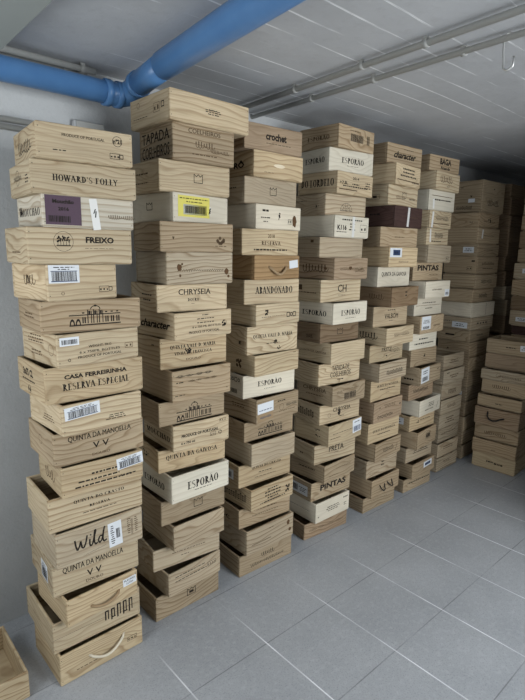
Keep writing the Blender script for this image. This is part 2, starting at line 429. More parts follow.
TONES = {'pale': (.52, .42, .278), 'straw': (.50, .395, .25), 'cream': (.60, .545, .435), 'white': (.565, .52, .425), 'tan': (.385, .30, .195),
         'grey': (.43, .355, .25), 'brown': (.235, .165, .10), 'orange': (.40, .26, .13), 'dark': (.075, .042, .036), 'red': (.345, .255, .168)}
WORD = {'pale': 'pale pine', 'straw': 'yellowish pine', 'cream': 'cream painted', 'white': 'whitish', 'tan': 'tan', 'grey': 'greyish pine',
        'brown': 'brown', 'orange': 'orange brown', 'dark': 'dark brown', 'red': 'reddish'}
ORD = 'top second third fourth fifth sixth seventh eighth ninth tenth eleventh twelfth thirteenth fourteenth fifteenth sixteenth seventeenth eighteenth nineteenth lowest'.split()
def make_crate(geo, tone, label, group, front=(), side=(), stick=(), handle=None, nails=False, lift=.0022):
    X, Y, th, w, d, h, z = geo
    rnd = random.Random(int(X * 1e4) + int(z * 1e5))
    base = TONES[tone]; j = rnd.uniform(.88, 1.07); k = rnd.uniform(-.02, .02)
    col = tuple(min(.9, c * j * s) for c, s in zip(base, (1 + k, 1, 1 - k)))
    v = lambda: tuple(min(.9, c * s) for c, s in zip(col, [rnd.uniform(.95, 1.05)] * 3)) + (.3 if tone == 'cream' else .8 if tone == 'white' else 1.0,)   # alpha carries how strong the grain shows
    root = bpy.data.objects.new('wine_crate', None); C.objects.link(root)
    root.empty_display_size = .05
    root.location = (X, Y, z); root.rotation_euler = (0, 0, th)
    root['label'] = label; root['category'] = 'crate'; root['group'] = group
    H = h - lift - .0004; t = .0105      # the boards end just above the base they are nailed to
    fp = panel('front_panel', root, w, t, H, (w / 2, t / 2, lift), 0, v(), front, rnd, nails)
    panel('back_panel', root, w, t, H, (w / 2, d - t / 2, lift), PI, v(), (), rnd)
    sl = panel('side_panel', root, d - 2 * t - .0004, t, H, (t / 2, d / 2, lift), -PI / 2, v(), side, rnd)
    panel('side_panel', root, d - 2 * t - .0004, t, H, (w - t / 2, d / 2, lift), PI / 2, v(), (), rnd)
    bm = bmesh.new(); box_bm(bm, w - .003 - lift * 2.4, d - .003 - lift * 2.4, lift - .0003, (0, 0, (lift - .0003) / 2), 0); box_bm(bm, w - 2 * t - .0006, d - 2 * t - .0006, .006, (0, 0, lift + .0028), 0)
    b = link('base_board', finish(bm, 'base_board', [WOOD]), root, (w / 2, d / 2, 0)); b.color = v()
    for s in stick:
        if s[0] == 'f': sticker(fp, w, t, H, s[1:], rnd)
        else: sticker(sl, d - 2 * t, t, H, s[1:], rnd)
    if handle:
        kind = handle[0]
        if kind == 'rope':
            _, u0, u1, v0, v1, drop, r, mat, lab = handle
            rope(fp, t, sag((u0 - .5) * w, (u1 - .5) * w, v0 * H, v1 * H, drop * H), r, mat, lab=lab)
        elif kind == 'ropes':
            for hd in handle[1:]:
                rope(fp, t, [((u - .5) * w, vv * H) for u, vv in hd[0]], hd[1], hd[2], lab=hd[3])
        elif kind == 'slot':
            bm = bmesh.new()
            pts = [(.032 * math.cos(a), .0065 * math.sin(a)) for a in [2 * PI * i / 20 for i in range(20)]]
            f = [bm.verts.new((x, -.0012, zz)) for x, zz in pts]; g = [bm.verts.new((x * 1.12, 0, zz * 1.25)) for x, zz in pts]
            bm.faces.new(f)
            for i in range(20): bm.faces.new((g[i], g[(i + 1) % 20], f[(i + 1) % 20], f[i]))
            bmesh.ops.recalc_face_normals(bm, faces=bm.faces[:])
            o = link('hand_grip', finish(bm, 'hand_grip', [WOOD]), fp, (0, -t / 2, H * .5)); o.color = (.80, .70, .52, 1); o['label'] = 'pale oval hand grip'
    return root

BAR = lambda *p: [('code', .5, .45, .8, .55)] + list(p)
def bar_sticker(face, u, v, wu, hv, tilt=0, lab='white bar code sticker'):
    return (face, 'barcode_label', lab, PAPER, u, v, wu, hv, tilt, [('code', .5, .38, .8, .5), ('lines', .5, .82, .7, .22, 2), ('f_bar', .5, .1, .86, .05), ('f_bar', .5, .66, .86, .04)])
def tape(face, u, v, wu, hv, tilt, prints=()):
    return (face, 'tape_strip', 'strip of white tape', TAPE, u, v, wu, hv, tilt, list(prints))
def note(face, u, v, wu, hv, tilt=0, prints=(('lines', .5, .5, .8, .6, 2),), mat=None, lab='white paper label'):
    return (face, 'paper_label', lab, mat or PAPER, u, v, wu, hv, tilt, list(prints))
# every stack from the floor up: x, y, turn, width, depth, height, z (metres)
ST={'A':[[0.543,1.692,0.015,0.339,0.263,0.126,0.0],[0.533,1.716,-0.007,0.35,0.3,0.124,0.126],[0.571,1.665,0.054,0.288,0.263,0.107,0.25],[0.544,1.712,-0.052,0.33,0.274,0.128,0.357],[0.55,1.674,-0.002,0.334,0.248,0.135,0.485],[0.539,1.694,-0.033,0.353,0.252,0.127,0.62],[0.582,1.67,-0.031,0.305,0.249,0.112,0.747],[0.568,1.689,-0.009,0.338,0.255,0.12,0.859],[0.59,1.651,0.064,0.304,0.268,0.108,0.979],[0.554,1.687,-0.003,0.357,0.281,0.125,1.087],[0.594,1.669,0.084,0.308,0.274,0.112,1.211],[0.558,1.7,-0.021,0.354,0.237,0.108,1.324],[0.583,1.689,0.144,0.259,0.243,0.12,1.431],[0.532,1.695,-0.048,0.347,0.273,0.117,1.552],[0.579,1.683,-0.017,0.309,0.255,0.101,1.669],[0.552,1.687,-0.079,0.341,0.281,0.102,1.77],[0.566,1.66,-0.083,0.304,0.292,0.106,1.872]],'B':[[0.982,1.759,0.008,0.342,0.263,0.115,0.0],[1.029,1.727,0.052,0.29,0.263,0.11,0.115],[0.989,1.785,-0.11,0.332,0.263,0.1,0.225],[1.057,1.724,0.014,0.274,0.263,0.117,0.325],[1.019,1.76,-0.028,0.331,0.263,0.111,0.442],[1.045,1.714,0.003,0.301,0.263,0.121,0.554],[1.023,1.782,-0.116,0.326,0.263,0.1,0.674],[1.063,1.725,-0.039,0.282,0.263,0.116,0.775],[1.013,1.75,-0.027,0.327,0.263,0.102,0.89],[1.059,1.718,0.01,0.3,0.263,0.131,0.992],[1.037,1.771,-0.04,0.327,0.263,0.129,1.123],[1.066,1.704,0.089,0.305,0.263,0.109,1.251],[1.023,1.763,-0.101,0.323,0.263,0.109,1.36],[1.056,1.741,-0.036,0.318,0.263,0.128,1.47],[1.03,1.741,-0.103,0.329,0.263,0.115,1.598],[1.084,1.731,0.147,0.301,0.263,0.111,1.712],[1.035,1.747,-0.015,0.331,0.263,0.117,1.823],[1.082,1.724,-0.03,0.286,0.263,0.133,1.94],[1.06,1.704,0.022,0.382,0.286,0.109,2.073]],'C':[[1.455,1.765,-0.04,0.351,0.263,0.111,0.0],[1.488,1.749,-0.001,0.325,0.263,0.132,0.111],[1.472,1.793,-0.071,0.332,0.263,0.103,0.243],[1.506,1.741,0.022,0.295,0.263,0.114,0.346],[1.473,1.799,-0.066,0.333,0.263,0.115,0.459],[1.515,1.752,0.004,0.296,0.263,0.117,0.574],[1.504,1.797,-0.04,0.32,0.263,0.098,0.691],[1.536,1.744,0.052,0.299,0.263,0.122,0.789],[1.495,1.798,-0.056,0.328,0.263,0.113,0.911],[1.523,1.747,0.029,0.3,0.263,0.102,1.024],[1.502,1.78,-0.045,0.318,0.263,0.134,1.126],[1.533,1.754,0.059,0.303,0.263,0.103,1.261],[1.486,1.785,-0.094,0.325,0.263,0.113,1.364],[1.526,1.761,0.064,0.309,0.263,0.112,1.477],[1.469,1.784,-0.102,0.325,0.263,0.117,1.588],[1.529,1.759,0.083,0.31,0.263,0.109,1.705],[1.48,1.782,-0.022,0.315,0.263,0.114,1.814],[1.514,1.761,0.006,0.308,0.263,0.112,1.928],[1.466,1.769,-0.048,0.336,0.263,0.109,2.04]],'D':[[1.945,1.789,-0.094,0.339,0.263,0.094,0.0],[2.003,1.758,-0.017,0.289,0.263,0.119,0.094],[1.999,1.795,-0.057,0.322,0.263,0.11,0.213],[2.052,1.748,0.047,0.286,0.263,0.107,0.323],[2.016,1.797,-0.083,0.33,0.263,0.114,0.43],[2.064,1.739,0.029,0.303,0.263,0.118,0.544],[2.039,1.789,-0.076,0.321,0.263,0.112,0.661],[2.079,1.736,0.034,0.299,0.263,0.114,0.773],[2.02,1.791,-0.083,0.323,0.263,0.122,0.887],[2.067,1.748,0.026,0.303,0.263,0.116,1.009],[2.023,1.793,-0.036,0.311,0.263,0.105,1.125],[2.052,1.733,0.044,0.305,0.263,0.114,1.23],[2.024,1.802,-0.051,0.316,0.263,0.12,1.344],[2.072,1.755,0.073,0.312,0.263,0.116,1.464],[1.991,1.791,-0.084,0.321,0.263,0.104,1.58],[2.064,1.758,0.069,0.312,0.263,0.112,1.685],[2.022,1.79,-0.033,0.318,0.263,0.105,1.797],[2.054,1.744,0.053,0.313,0.263,0.11,1.902],[2.025,1.779,-0.091,0.323,0.263,0.112,2.012],[2.053,1.747,0.043,0.306,0.263,0.111,2.124]],'E':[[2.446,1.76,-0.026,0.326,0.263,0.096,0.0],[2.487,1.732,0.021,0.306,0.263,0.118,0.096],[2.482,1.775,-0.04,0.308,0.263,0.117,0.214],[2.51,1.737,0.051,0.297,0.263,0.116,0.331],[2.468,1.769,-0.021,0.319,0.263,0.131,0.447],[2.497,1.756,0.01,0.306,0.263,0.135,0.578],[2.488,1.782,-0.018,0.312,0.263,0.13,0.712],[2.502,1.736,0.049,0.309,0.263,0.114,0.842],[2.473,1.794,-0.058,0.319,0.263,0.107,0.956],[2.52,1.714,0.041,0.305,0.263,0.11,1.063],[2.484,1.791,-0.08,0.316,0.263,0.122,1.173],[2.534,1.705,0.058,0.309,0.263,0.117,1.296],[2.493,1.783,-0.024,0.318,0.263,0.116,1.412],[2.527,1.736,0.037,0.314,0.263,0.117,1.528],[2.476,1.768,-0.116,0.323,0.263,0.112,1.645],[2.544,1.727,0.062,0.317,0.263,0.12,1.757],[2.499,1.747,0.037,0.316,0.263,0.112,1.877],[2.524,1.721,0.119,0.305,0.263,0.116,1.989],[2.487,1.762,-0.035,0.331,0.263,0.108,2.105]],'F':[[2.884,1.755,-0.044,0.319,0.263,0.092,0.0],[2.94,1.729,0.023,0.296,0.263,0.104,0.092],[2.926,1.778,-0.027,0.316,0.263,0.105,0.196],[2.964,1.72,0.098,0.285,0.263,0.121,0.301],[2.934,1.773,-0.022,0.305,0.263,0.108,0.422],[2.974,1.729,0.068,0.301,0.263,0.11,0.529],[2.91,1.782,0.001,0.306,0.263,0.109,0.64],[2.955,1.729,0.09,0.302,0.263,0.121,0.748],[2.916,1.788,-0.002,0.319,0.263,0.118,0.869],[2.886,1.786,-0.027,0.316,0.263,0.107,0.987],[2.933,1.746,0.038,0.31,0.263,0.117,1.094],[2.912,1.787,-0.041,0.316,0.263,0.117,1.211],[2.934,1.727,0.024,0.314,0.263,0.109,1.328],[2.907,1.812,-0.078,0.32,0.263,0.117,1.437],[2.955,1.742,0.056,0.314,0.263,0.112,1.554],[2.941,1.754,0.089,0.315,0.263,0.106,1.665],[2.955,1.749,0.087,0.314,0.263,0.108,1.772],[2.934,1.752,0.009,0.318,0.263,0.122,1.88],[2.966,1.729,0.045,0.31,0.263,0.112,2.002],[2.92,1.757,-0.072,0.319,0.263,0.093,2.114]],'K':[[3.359,1.78,-0.002,0.3,0.265,0.112,0.0],[3.356,1.78,-0.002,0.3,0.265,0.112,0.112],[3.364,1.789,0.005,0.3,0.265,0.112,0.224],[3.354,1.785,-0.004,0.3,0.265,0.112,0.336],[3.352,1.78,-0.006,0.3,0.265,0.112,0.448],[3.36,1.789,0.006,0.3,0.265,0.112,0.559],[3.357,1.781,-0.004,0.3,0.265,0.112,0.671],[3.353,1.788,0.007,0.3,0.265,0.112,0.783]],'M':[[3.754,1.788,0.006,0.33,0.27,0.118,0.0],[3.749,1.795,-0.019,0.33,0.27,0.118,0.118],[3.744,1.788,0.026,0.33,0.27,0.118,0.236],[3.754,1.796,-0.012,0.33,0.27,0.118,0.354],[3.755,1.796,0.023,0.33,0.27,0.118,0.473],[3.753,1.795,-0.005,0.33,0.27,0.118,0.591],[3.747,1.794,-0.02,0.33,0.27,0.118,0.709],[3.745,1.795,-0.012,0.345,0.27,0.12,0.827],[3.724,1.795,0.019,0.345,0.27,0.094,0.947],[3.724,1.795,-0.027,0.345,0.27,0.098,1.04],[3.73,1.795,-0.027,0.345,0.27,0.113,1.139],[3.708,1.795,0.008,0.345,0.27,0.102,1.252],[3.736,1.795,-0.013,0.345,0.27,0.111,1.353],[3.742,1.795,0.002,0.345,0.27,0.129,1.465],[3.726,1.795,-0.002,0.345,0.27,0.094,1.594],[3.706,1.795,-0.009,0.345,0.27,0.116,1.688],[3.706,1.795,0.03,0.345,0.27,0.107,1.804],[3.719,1.795,-0.018,0.345,0.27,0.231,1.911]],'N':[[4.217,1.8,-0.018,0.33,0.27,0.107,0.0],[4.225,1.8,-0.013,0.33,0.27,0.107,0.107],[4.214,1.8,0.015,0.33,0.27,0.107,0.213],[4.213,1.8,0.004,0.33,0.27,0.107,0.32],[4.236,1.8,-0.024,0.33,0.27,0.107,0.427],[4.202,1.8,-0.016,0.33,0.27,0.107,0.533],[4.231,1.8,0.007,0.33,0.27,0.107,0.64],[4.209,1.8,-0.01,0.33,0.27,0.107,0.747],[4.207,1.8,-0.002,0.33,0.27,0.107,0.853],[4.34,1.8,-0.027,0.33,0.27,0.149,0.96],[4.342,1.8,0.012,0.33,0.27,0.137,1.109],[4.285,1.8,0.024,0.33,0.27,0.114,1.246],[4.255,1.8,0.027,0.33,0.27,0.122,1.36],[4.218,1.8,0.014,0.33,0.27,0.115,1.482],[4.246,1.8,0.028,0.33,0.27,0.11,1.597],[4.243,1.8,-0.029,0.33,0.27,0.125,1.707],[4.249,1.8,-0.013,0.33,0.27,0.087,1.832],[4.223,1.8,0.028,0.33,0.27,0.141,1.919],[4.198,1.8,0.017,0.33,0.27,0.099,2.06]],'G':[[3.726,1.687,-1.519,0.318,0.26,0.124,0.0],[3.704,1.687,-1.511,0.318,0.26,0.112,0.124],[3.72,1.687,-1.509,0.318,0.26,0.114,0.236],[3.693,1.687,-1.501,0.318,0.26,0.138,0.35],[3.721,1.687,-1.535,0.318,0.26,0.093,0.488],[3.768,1.687,-1.534,0.318,0.26,0.11,0.581],[3.735,1.687,-1.501,0.318,0.26,0.082,0.691],[3.785,1.687,-1.501,0.318,0.26,0.112,0.773],[3.785,1.687,-1.501,0.318,0.26,0.112,0.885]],'H':[[4.184,1.685,-1.591,0.318,0.26,0.11,0.0],[4.183,1.685,-1.579,0.318,0.26,0.11,0.11],[4.178,1.685,-1.579,0.318,0.26,0.11,0.22],[4.192,1.685,-1.541,0.318,0.26,0.11,0.33],[4.183,1.685,-1.574,0.318,0.26,0.11,0.44],[4.168,1.685,-1.546,0.318,0.26,0.11,0.549],[4.165,1.685,-1.597,0.318,0.26,0.11,0.659],[4.189,1.685,-1.565,0.318,0.26,0.11,0.769],[4.199,1.685,-1.564,0.318,0.26,0.11,0.879],[4.199,1.685,-1.568,0.318,0.26,0.078,0.989],[4.134,1.685,-1.566,0.318,0.26,0.12,1.067],[4.13,1.685,-1.582,0.318,0.26,0.113,1.187],[4.115,1.685,-1.599,0.318,0.26,0.127,1.3],[4.123,1.685,-1.551,0.318,0.26,0.125,1.427],[4.166,1.685,-1.583,0.318,0.26,0.107,1.552],[4.166,1.685,-1.541,0.318,0.26,0.134,1.659],[4.172,1.685,-1.562,0.318,0.26,0.118,1.793],[4.183,1.685,-1.589,0.318,0.26,0.084,1.911],[4.178,1.685,-1.589,0.318,0.26,0.089,1.995]]}
CAMM = ((0.74593038,-0.6658296,0.01608754),(0.11321757,0.15056694,0.9820954),(0.65633044,0.7307534,-0.18769607))
# top -> bottom of every stack: (tone, description, front prints, side prints, stickers, handle)
SP = {}
SP['A'] = [
 ('pale', 'with small slogan and a circled number', [('T', 'PRODUCE OF PORTUGAL', .47, .70, .44, .085), ('ring', .83, .72, .2, .32), ('B', 'nº21', .83, .72, .09, .14), ('lines', .22, .25, .13, .07, 1), ('frame', .80, .27, .11, .16, 3), ('icons', .87, .27, .03, .14)], [('script', .5, .45, .6, .4, 1.0)], [], None),
 ('pale', 'with one bold serif line across its front', [('S', "HOWARD'S FOLLY", .5, .5, .62, .2)], [('ring', .4, .55, .3, .5), ('script', .4, .55, .4, .2, 2.), ('lines', .85, .45, .16, .3, 3)], [], None),
 ('white', 'with a purple label and a white tape strip', [('f_script', .85, .4, .3, .16, .3)], [('S', 'MOUCHÃO', .55, .5, .8, .3), ('blot', .12, .5, .1, .35)], [('f', 'paper_label', 'purple label with bar code', PURPLE, .215, .52, .37, .92, 0, [('B', 'Mouchão', .5, .8, .6, .14), ('B', '2016', .5, .55, .3, .13), ('code', .38, .2, .6, .22)]), tape('f', .55, .45, .085, 1.02, -7, [('slash', .5, .6, .3, .14), ('slash', .6, .5, .2, .2)])], None),
 ('pale', 'with a ringed tree beside a bold word', [('tree', .32, .62, .2, .56), ('B', 'FREIXO', .67, .68, .28, .18), ('f_lines', .67, .44, .3, .03, 1)], [('f_lines', .5, .3, .4, .1, 1)], [], None),
 ('pale', 'turned to show two letters on its wide side', [('frame', .8, .28, .15, .16, 3), ('icons', .9, .28, .05, .13), ('f_ring', .2, .2, .1, .1)], [('S', 'IV', .48, .56, .16, .24), ('f_script', .5, .56, .34, .3, .4)], [bar_sticker('f', .23, .74, .42, .5)], None),
 ('tan', 'with an engraved manor across its front', [('facade', .52, .5, .52, .66)], [('f_lines', .5, .5, .5, .2, 2)], [], None),
 ('pale', 'with a small bar code and shipping print', [('T', 'WEIGHT: 9KG', .5, .56, .28, .08), ('T', '6 x 750ML BOTTLES', .5, .4, .5, .075), ('T', 'PRODUCE OF PORTUGAL', .5, .25, .54, .08), ('f_frame', .87, .44, .1, .16, 2), ('cycle', .13, .2, .05, .1)], [('f_lines', .4, .75, .6, .3, 3), ('f_ring', .86, .5, .2, .36), ('f_lines', .4, .3, .4, .2, 2)], [note('f', .14, .78, .22, .26, 0, BAR())], None),
 ('straw', 'with two bold capital lines', [('B', 'CASA FERREIRINHA', .5, .70, .64, .13), ('S', 'RESERVA ESPECIAL', .5, .42, .68, .2)], [('S', '', .5, .5, .1, .1) if False else ('B', '3x75 CL', .4, .68, .4, .22), ('lines', .4, .45, .5, .1, 1), ('ring', .42, .2, .16, .24), ('B', '16', .42, .2, .1, .13)], [], None),
 ('pale', 'with a wide bar code sticker over faint print', [('lines', .66, .3, .3, .2, 3)], [('f_lines', .6, .4, .4, .25, 3)], [bar_sticker('f', .24, .73, .42, .42, -3)], None),
 ('tan', 'with tall narrow capitals over two letters', [('T', 'QUINTA DA MANOELLA', .5, .76, .7, .2), ('T', 'V V', .5, .44, .18, .19), ('f_lines', .5, .2, .0, .0, 1), ('T', 'DOURO', .5, .15, .2, .08, 1)], [('f_ring', .5, .6, .3, .3)], [], None),
 ('straw', 'with a bar code sticker at its upper corner', [('lines', .52, .62, .34, .14, 1), ('lines', .44, .42, .5, .12, 1), ('lines', .5, .26, .7, .12, 1), ('lines', .8, .28, .2, .1, 1)], [('f_script', .5, .5, .4, .4, .2)], [bar_sticker('f', .83, .72, .34, .4, -5)], None),
 ('pale', 'with a name and reserve line in small serif', [('S', 'QUINTA DO CRASTO', .52, .74, .54, .11), ('S', 'RESERVA', .52, .52, .22, .08), ('lines', .52, .34, .36, .05, 1)], [], [], None),
 ('grey', 'with large brush handwriting and an upright sticker', [('brush', .38, .56, .36, .5), ('slash', .42, .2, .26, .08), ('slash', .42, .19, .26, .09), ('f_code', .87, .5, .02, .5), ('f_lines', .83, .55, .05, .5, 8), ('f_lines', .92, .55, .05, .5, 8)], [], [(('f'), 'barcode_label', 'upright white bar code sticker', PAPER, .66, .46, .16, .74, -3, [('code', .72, .5, .3, .4), ('lines', .3, .5, .3, .8, 9)])], None),
 ('pale', 'with tall capitals and side sticker', [('T', 'QUINTA DA MANOELLA', .46, .74, .7, .22), ('T', 'V V', .46, .42, .17, .2), ('T', 'DOURO', .46, .18, .2, .09, 1)], [('f_lines', .2, .6, .2, .05, 1)], [bar_sticker('s', .66, .5, .3, .55)], None),
 ('straw', 'with tan rope handle and tiny white label', [('blot', .62, .72, .01, .04)], [], [note('f', .88, .68, .2, .3, -3, [('T', 'PLACARD', .5, .72, .8, .26), ('T', 'LOTE4', .5, .3, .5, .24)])], ('rope', .32, .72, .42, .5, .12, .0055, ROPET, 'tan rope handle')),
 ('pale', 'deep double board with ornamental print', [('gothic', .74, .55, .36, .42), ('f_bar', .5, .48, 1.0, .012)], [('f_lines', .4, .5, .3, .04, 1)], [], None),
 ('straw', 'with a white rope handle, standing on the floor', [('frame', .86, .40, .12, .14, 3), ('f_lines', .3, .3, .24, .06, 1)], [], [], ('rope', .33, .76, .58, .72, .26, .005, ROPEW, 'white rope handle')),
]
SP['B'] = [
 ('pale', 'larger than the rest with three tiny bold lines', [('B', 'ADEGA MAE', .5, .62, .02, .02) if False else ('lines', .52, .50, .2, .22, 3), ('lines', .52, .56, .2, .06, 1)], [('f_ring', .2, .75, .2, .2), ('lines', .25, .3, .4, .05, 1), ('f_frame', .7, .5, .16, .3, 2), ('icons', .86, .55, .1, .2)], [], None),
 ('tan', 'with faint arched capitals over a landscape', [('T', 'COELHEIROS', .5, .84, .52, .13, 1), ('f_script', .5, .48, .3, .2, .4), ('f_lines', .5, .2, .4, .07, 1), ('f_script', .75, .35, .3, .12, .2)], [('T', 'TAPADA', .5, .72, .9, .3), ('T', 'COELHEIROS', .5, .3, .9, .34)], [], None),
 ('pale', 'swirl grained with a small crown mark', [('crest', .53, .5, .12, .28)], [('f_lines', .4, .6, .6, .12, 1), ('f_lines', .4, .3, .6, .08, 1)], [], None),
 ('cream', 'with a yellow bar code label', [], [('crest', .45, .55, .14, .26)], [('f', 'paper_label', 'yellow label with bar code', YELLOW, .36, .55, .56, .74, 0, [('lines', .5, .87, .9, .1, 1), ('lines', .5, .72, .5, .1, 1)]), ('f', 'barcode_label', 'white bar code strip', PAPER, .38, .44, .42, .36, 0, [('code', .5, .5, .86, .7)]), tape('f', .645, .45, .03, .3, 8, [('slash', .5, .5, .8, .8), ('blot', .5, .5, .8, .6)])], None),
 ('tan', 'wavy grained with a faint little tree mark', [('f_blot', .82, .4, .12, .4), ('f_lines', .82, .2, .16, .06, 1), ('f_blot', .17, .45, .02, .12)], [], [], None),
 ('grey', 'with a long dark grain streak between two knots', [('f_script', .5, .42, .7, .1, .4), ('knot', .18, .52, .07, .22), ('knot', .9, .38, .07, .2), ('knot', .19, .26, .03, .1), ('knot', .93, .22, .04, .1), ('knot', .22, .62, .03, .08)], [], [], None),
 ('pale', 'with a wide capital name in loopy grain', [('T', 'CHRYSEIA', .52, .72, .46, .22), ('S', 'DOURO', .5, .42, .16, .12), ('lines', .5, .27, .06, .03, 1)], [('lines', .65, .6, .4, .12, 1), ('lines', .65, .4, .3, .12, 1)], [], None),
 ('pale', 'with five small shipping lines and a grape mark', [('lines', .52, .86, .12, .08, 1), ('lines', .52, .72, .3, .08, 1), ('T', '6 x 750 ML BOTTLES', .54, .42, .5, .085), ('lines', .52, .57, .3, .08, 1), ('T', 'PRODUCE OF PORTUGAL', .5, .22, .54, .1), ('blot', .86, .46, .08, .26), ('f_ring', .86, .46, .1, .26)], [('I', 'character', .5, .5, .85, .3)], [], None),
 ('straw', 'with two serif lines and an ink blot', [('S', 'QUINTA VALE D. MARIA', .48, .68, .68, .15), ('S', 'VINHA DA FRANCISCA', .48, .47, .56, .11), ('T', 'DOURO', .48, .25, .22, .07, 1), ('blot', .4, .52, .1, .22)], [('lines', .8, .75, .1, .14, 1)], [], None),
 ('tan', 'with scribbled slanting script at its top', [('script', .36, .82, .62, .11, .7), ('f_script', .5, .62, .5, .08, .3), ('lines', .12, .62, .12, .07, 1), ('lines', .12, .2, .16, .05, 1), ('lines', .93, .18, .03, .05, 1)], [], [], None),
 ('tan', 'with an engraved manor, under the scribbled one', [('facade', .52, .44, .54, .76)], [], [], None),
 ('pale', 'with export words and a recycling sign', [('B', 'PRODUCE OF PORTUGAL', .47, .55, .66, .12), ('B', '6 x 750 ml', .25, .28, .24, .1), ('cycle', .83, .38, .1, .16), ('frame', .7, .38, .1, .14, 3), ('f_frame', .88, .86, .12, .1, 3)], [('S', 'MOUCHÃO', .5, .45, .85, .26)], [], None),
 ('straw', 'with one line of large serif capitals', [('S', 'QUINTA DA GAIVOSA', .49, .62, .76, .24)], [('blot', .5, .5, .3, .3)], [], None),
 ('cream', 'with tall black serif capitals over a thin line', [('S', 'ESPORÃO', .53, .54, .54, .36), ('lines', .53, .27, .3, .05, 1)], [('S', 'ESPORÃO', .45, .5, .7, .3)], [], None),
 ('tan', 'with a crown mark, under the cream one', [('crest', .56, .54, .13, .34)], [], [], None),
 ('grey', 'with a bare front', [], [], [], None),
 ('grey', 'with two faint lines at its front', [('f_lines', .52, .62, .5, .08, 1), ('lines', .46, .4, .12, .06, 1)], [], [], None),
 ('grey', 'with two printed rows and a small boxed stamp', [('lines', .4, .76, .56, .08, 1), ('lines', .42, .56, .6, .08, 1), ('frame', .82, .62, .17, .16, 4)], [], [], None),
 ('tan', 'with a crown mark, standing on the floor', [('crest', .54, .62, .13, .3), ('bar', .54, .6, .07, .1)], [], [], None),
]
SP['C'] = [
 ('red', 'with a bold lower case word', [('B', 'crochet', .53, .58, .36, .3), ('lines', .58, .3, .44, .05, 1)], [], [], None),
 ('straw', 'with a pale oval grip at its centre', [('f_lines', .3, .2, .2, .04, 1)], [('S', 'RÓ', .6, .5, .4, .3) if False else ('B', 'RÔ', .62, .5, .3, .3)], [], ('slot',)),
 ('grey', 'with a crown mark over a wavy streak', [('crest', .53, .52, .12, .3)], [('lines', .6, .6, .4, .1, 1)], [], None),
 ('cream', 'with black ink marks and a torn brown patch', [('lines', .2, .75, .14, .2, 1), ('lines', .2, .46, .2, .1, 1), ('lines', .2, .3, .1, .08, 1), ('slash', .5, .55, .03, .3), ('blot', .5, .6, .03, .2), ('knot', .85, .38, .1, .5), ('frame', .74, .36, .08, .2, 2)], [], [], None),
 ('straw', 'with a vintage year over a reserve line', [('T', '2018', .5, .74, .12, .14, 1), ('S', 'RESERVA', .5, .46, .34, .16, 1), ('lines', .5, .2, .6, .14, 1)], [], [], None),
 ('orange', 'with a rope handle and torn white scrap', [], [('f_lines', .3, .5, .3, .05, 1)], [note('f', .86, .62, .2, .34, -6, ())], ('rope', .3, .68, .52, .52, .32, .006, ROPET, 'tan rope handle')),
 ('pale', 'with wide single word lettering', [('S', 'ABANDONADO', .53, .56, .68, .3)], [('lines', .3, .4, .3, .08, 1)], [], None),
 ('pale', 'with a little tree mark and two stamps', [('blot', .22, .64, .08, .3), ('lines', .22, .4, .2, .05, 1), ('f_lines', .5, .42, .3, .03, 1), ('icons', .8, .42, .22, .24)], [], [], None),
 ('pale', 'with a serif name arched over an ink blot', [('S', 'QUINTA VALE D. MARIA', .5, .62, .78, .16), ('blot', .55, .4, .06, .2), ('lines', .5, .34, .26, .06, 1), ('blot', .62, .14, .1, .14)], [('B', 'E', .82, .4, .08, .12)], [], None),
 ('straw', 'with bold slanting grain and no name', [('f_lines', .9, .9, .08, .06, 1)], [('f_blot', .55, .5, .24, .5)], [], None),
 ('cream', 'with black serif capitals and handling symbols', [('S', 'ESPORÃO', .5, .58, .46, .28), ('lines', .5, .3, .22, .04, 1)], [('icons', .55, .78, .8, .2), ('code', .5, .25, .7, .2)], [], None),
 ('tan', 'with a blue and white picture label', [('lines', .58, .74, .2, .1, 1), ('f_ring', .58, .46, .12, .28), ('script', .82, .5, .26, .12, .4), ('f_lines', .72, .28, .4, .06, 1)], [('f_lines', .5, .6, .4, .2, 2)], [note('f', .2, .62, .36, .42, -2, [('f_lines', .5, .3, .8, .2, 1)], lab='white and blue picture label'), note('f', .2, .24, .36, .32, -2, [('f_script', .5, .5, .7, .3, .3)], mat=ROPET, lab='brown strip of the picture label')], None),
 ('tan', 'with an engraved manor above a blank crate', [('facade', .52, .5, .5, .72)], [], [], None),
 ('grey', 'with a blank front under the manor engraving', [], [], [], None),
 ('straw', 'with serif lines and a white side sticker', [('S', 'QUINTA DO CRASTO', .52, .76, .56, .13), ('lines', .5, .5, .26, .08, 1), ('lines', .5, .3, .4, .05, 1)], [], [note('s', .55, .5, .62, .45, 0, BAR(), lab='white side sticker')], None),
 ('straw', 'with five printed rows and a grape mark', [('lines', .5, .5, .44, .7, 5), ('blot', .86, .46, .1, .34), ('lines', .5, .22, .6, .1, 1)], [('S', 'COSTA', .5, .5, .8, .4) if False else ('gothic', .5, .5, .8, .35)], [], None),
 ('tan', 'with a faint arched name', [('f_lines', .5, .74, .44, .15, 1), ('lines', .5, .48, .5, .06, 1)], [('blot', .6, .3, .24, .26)], [], None),
 ('grey', 'with two dark knots at one end', [('knot', .88, .66, .07, .2), ('knot', .92, .32, .06, .16), ('f_lines', .5, .78, .1, .06, 1), ('f_script', .3, .36, .4, .06, .4)], [], [], None),
 ('tan', 'with flowing script, standing on the floor', [('script', .52, .68, .24, .22, .3), ('script', .52, .34, .64, .2, 1.3)], [], [], None),
]
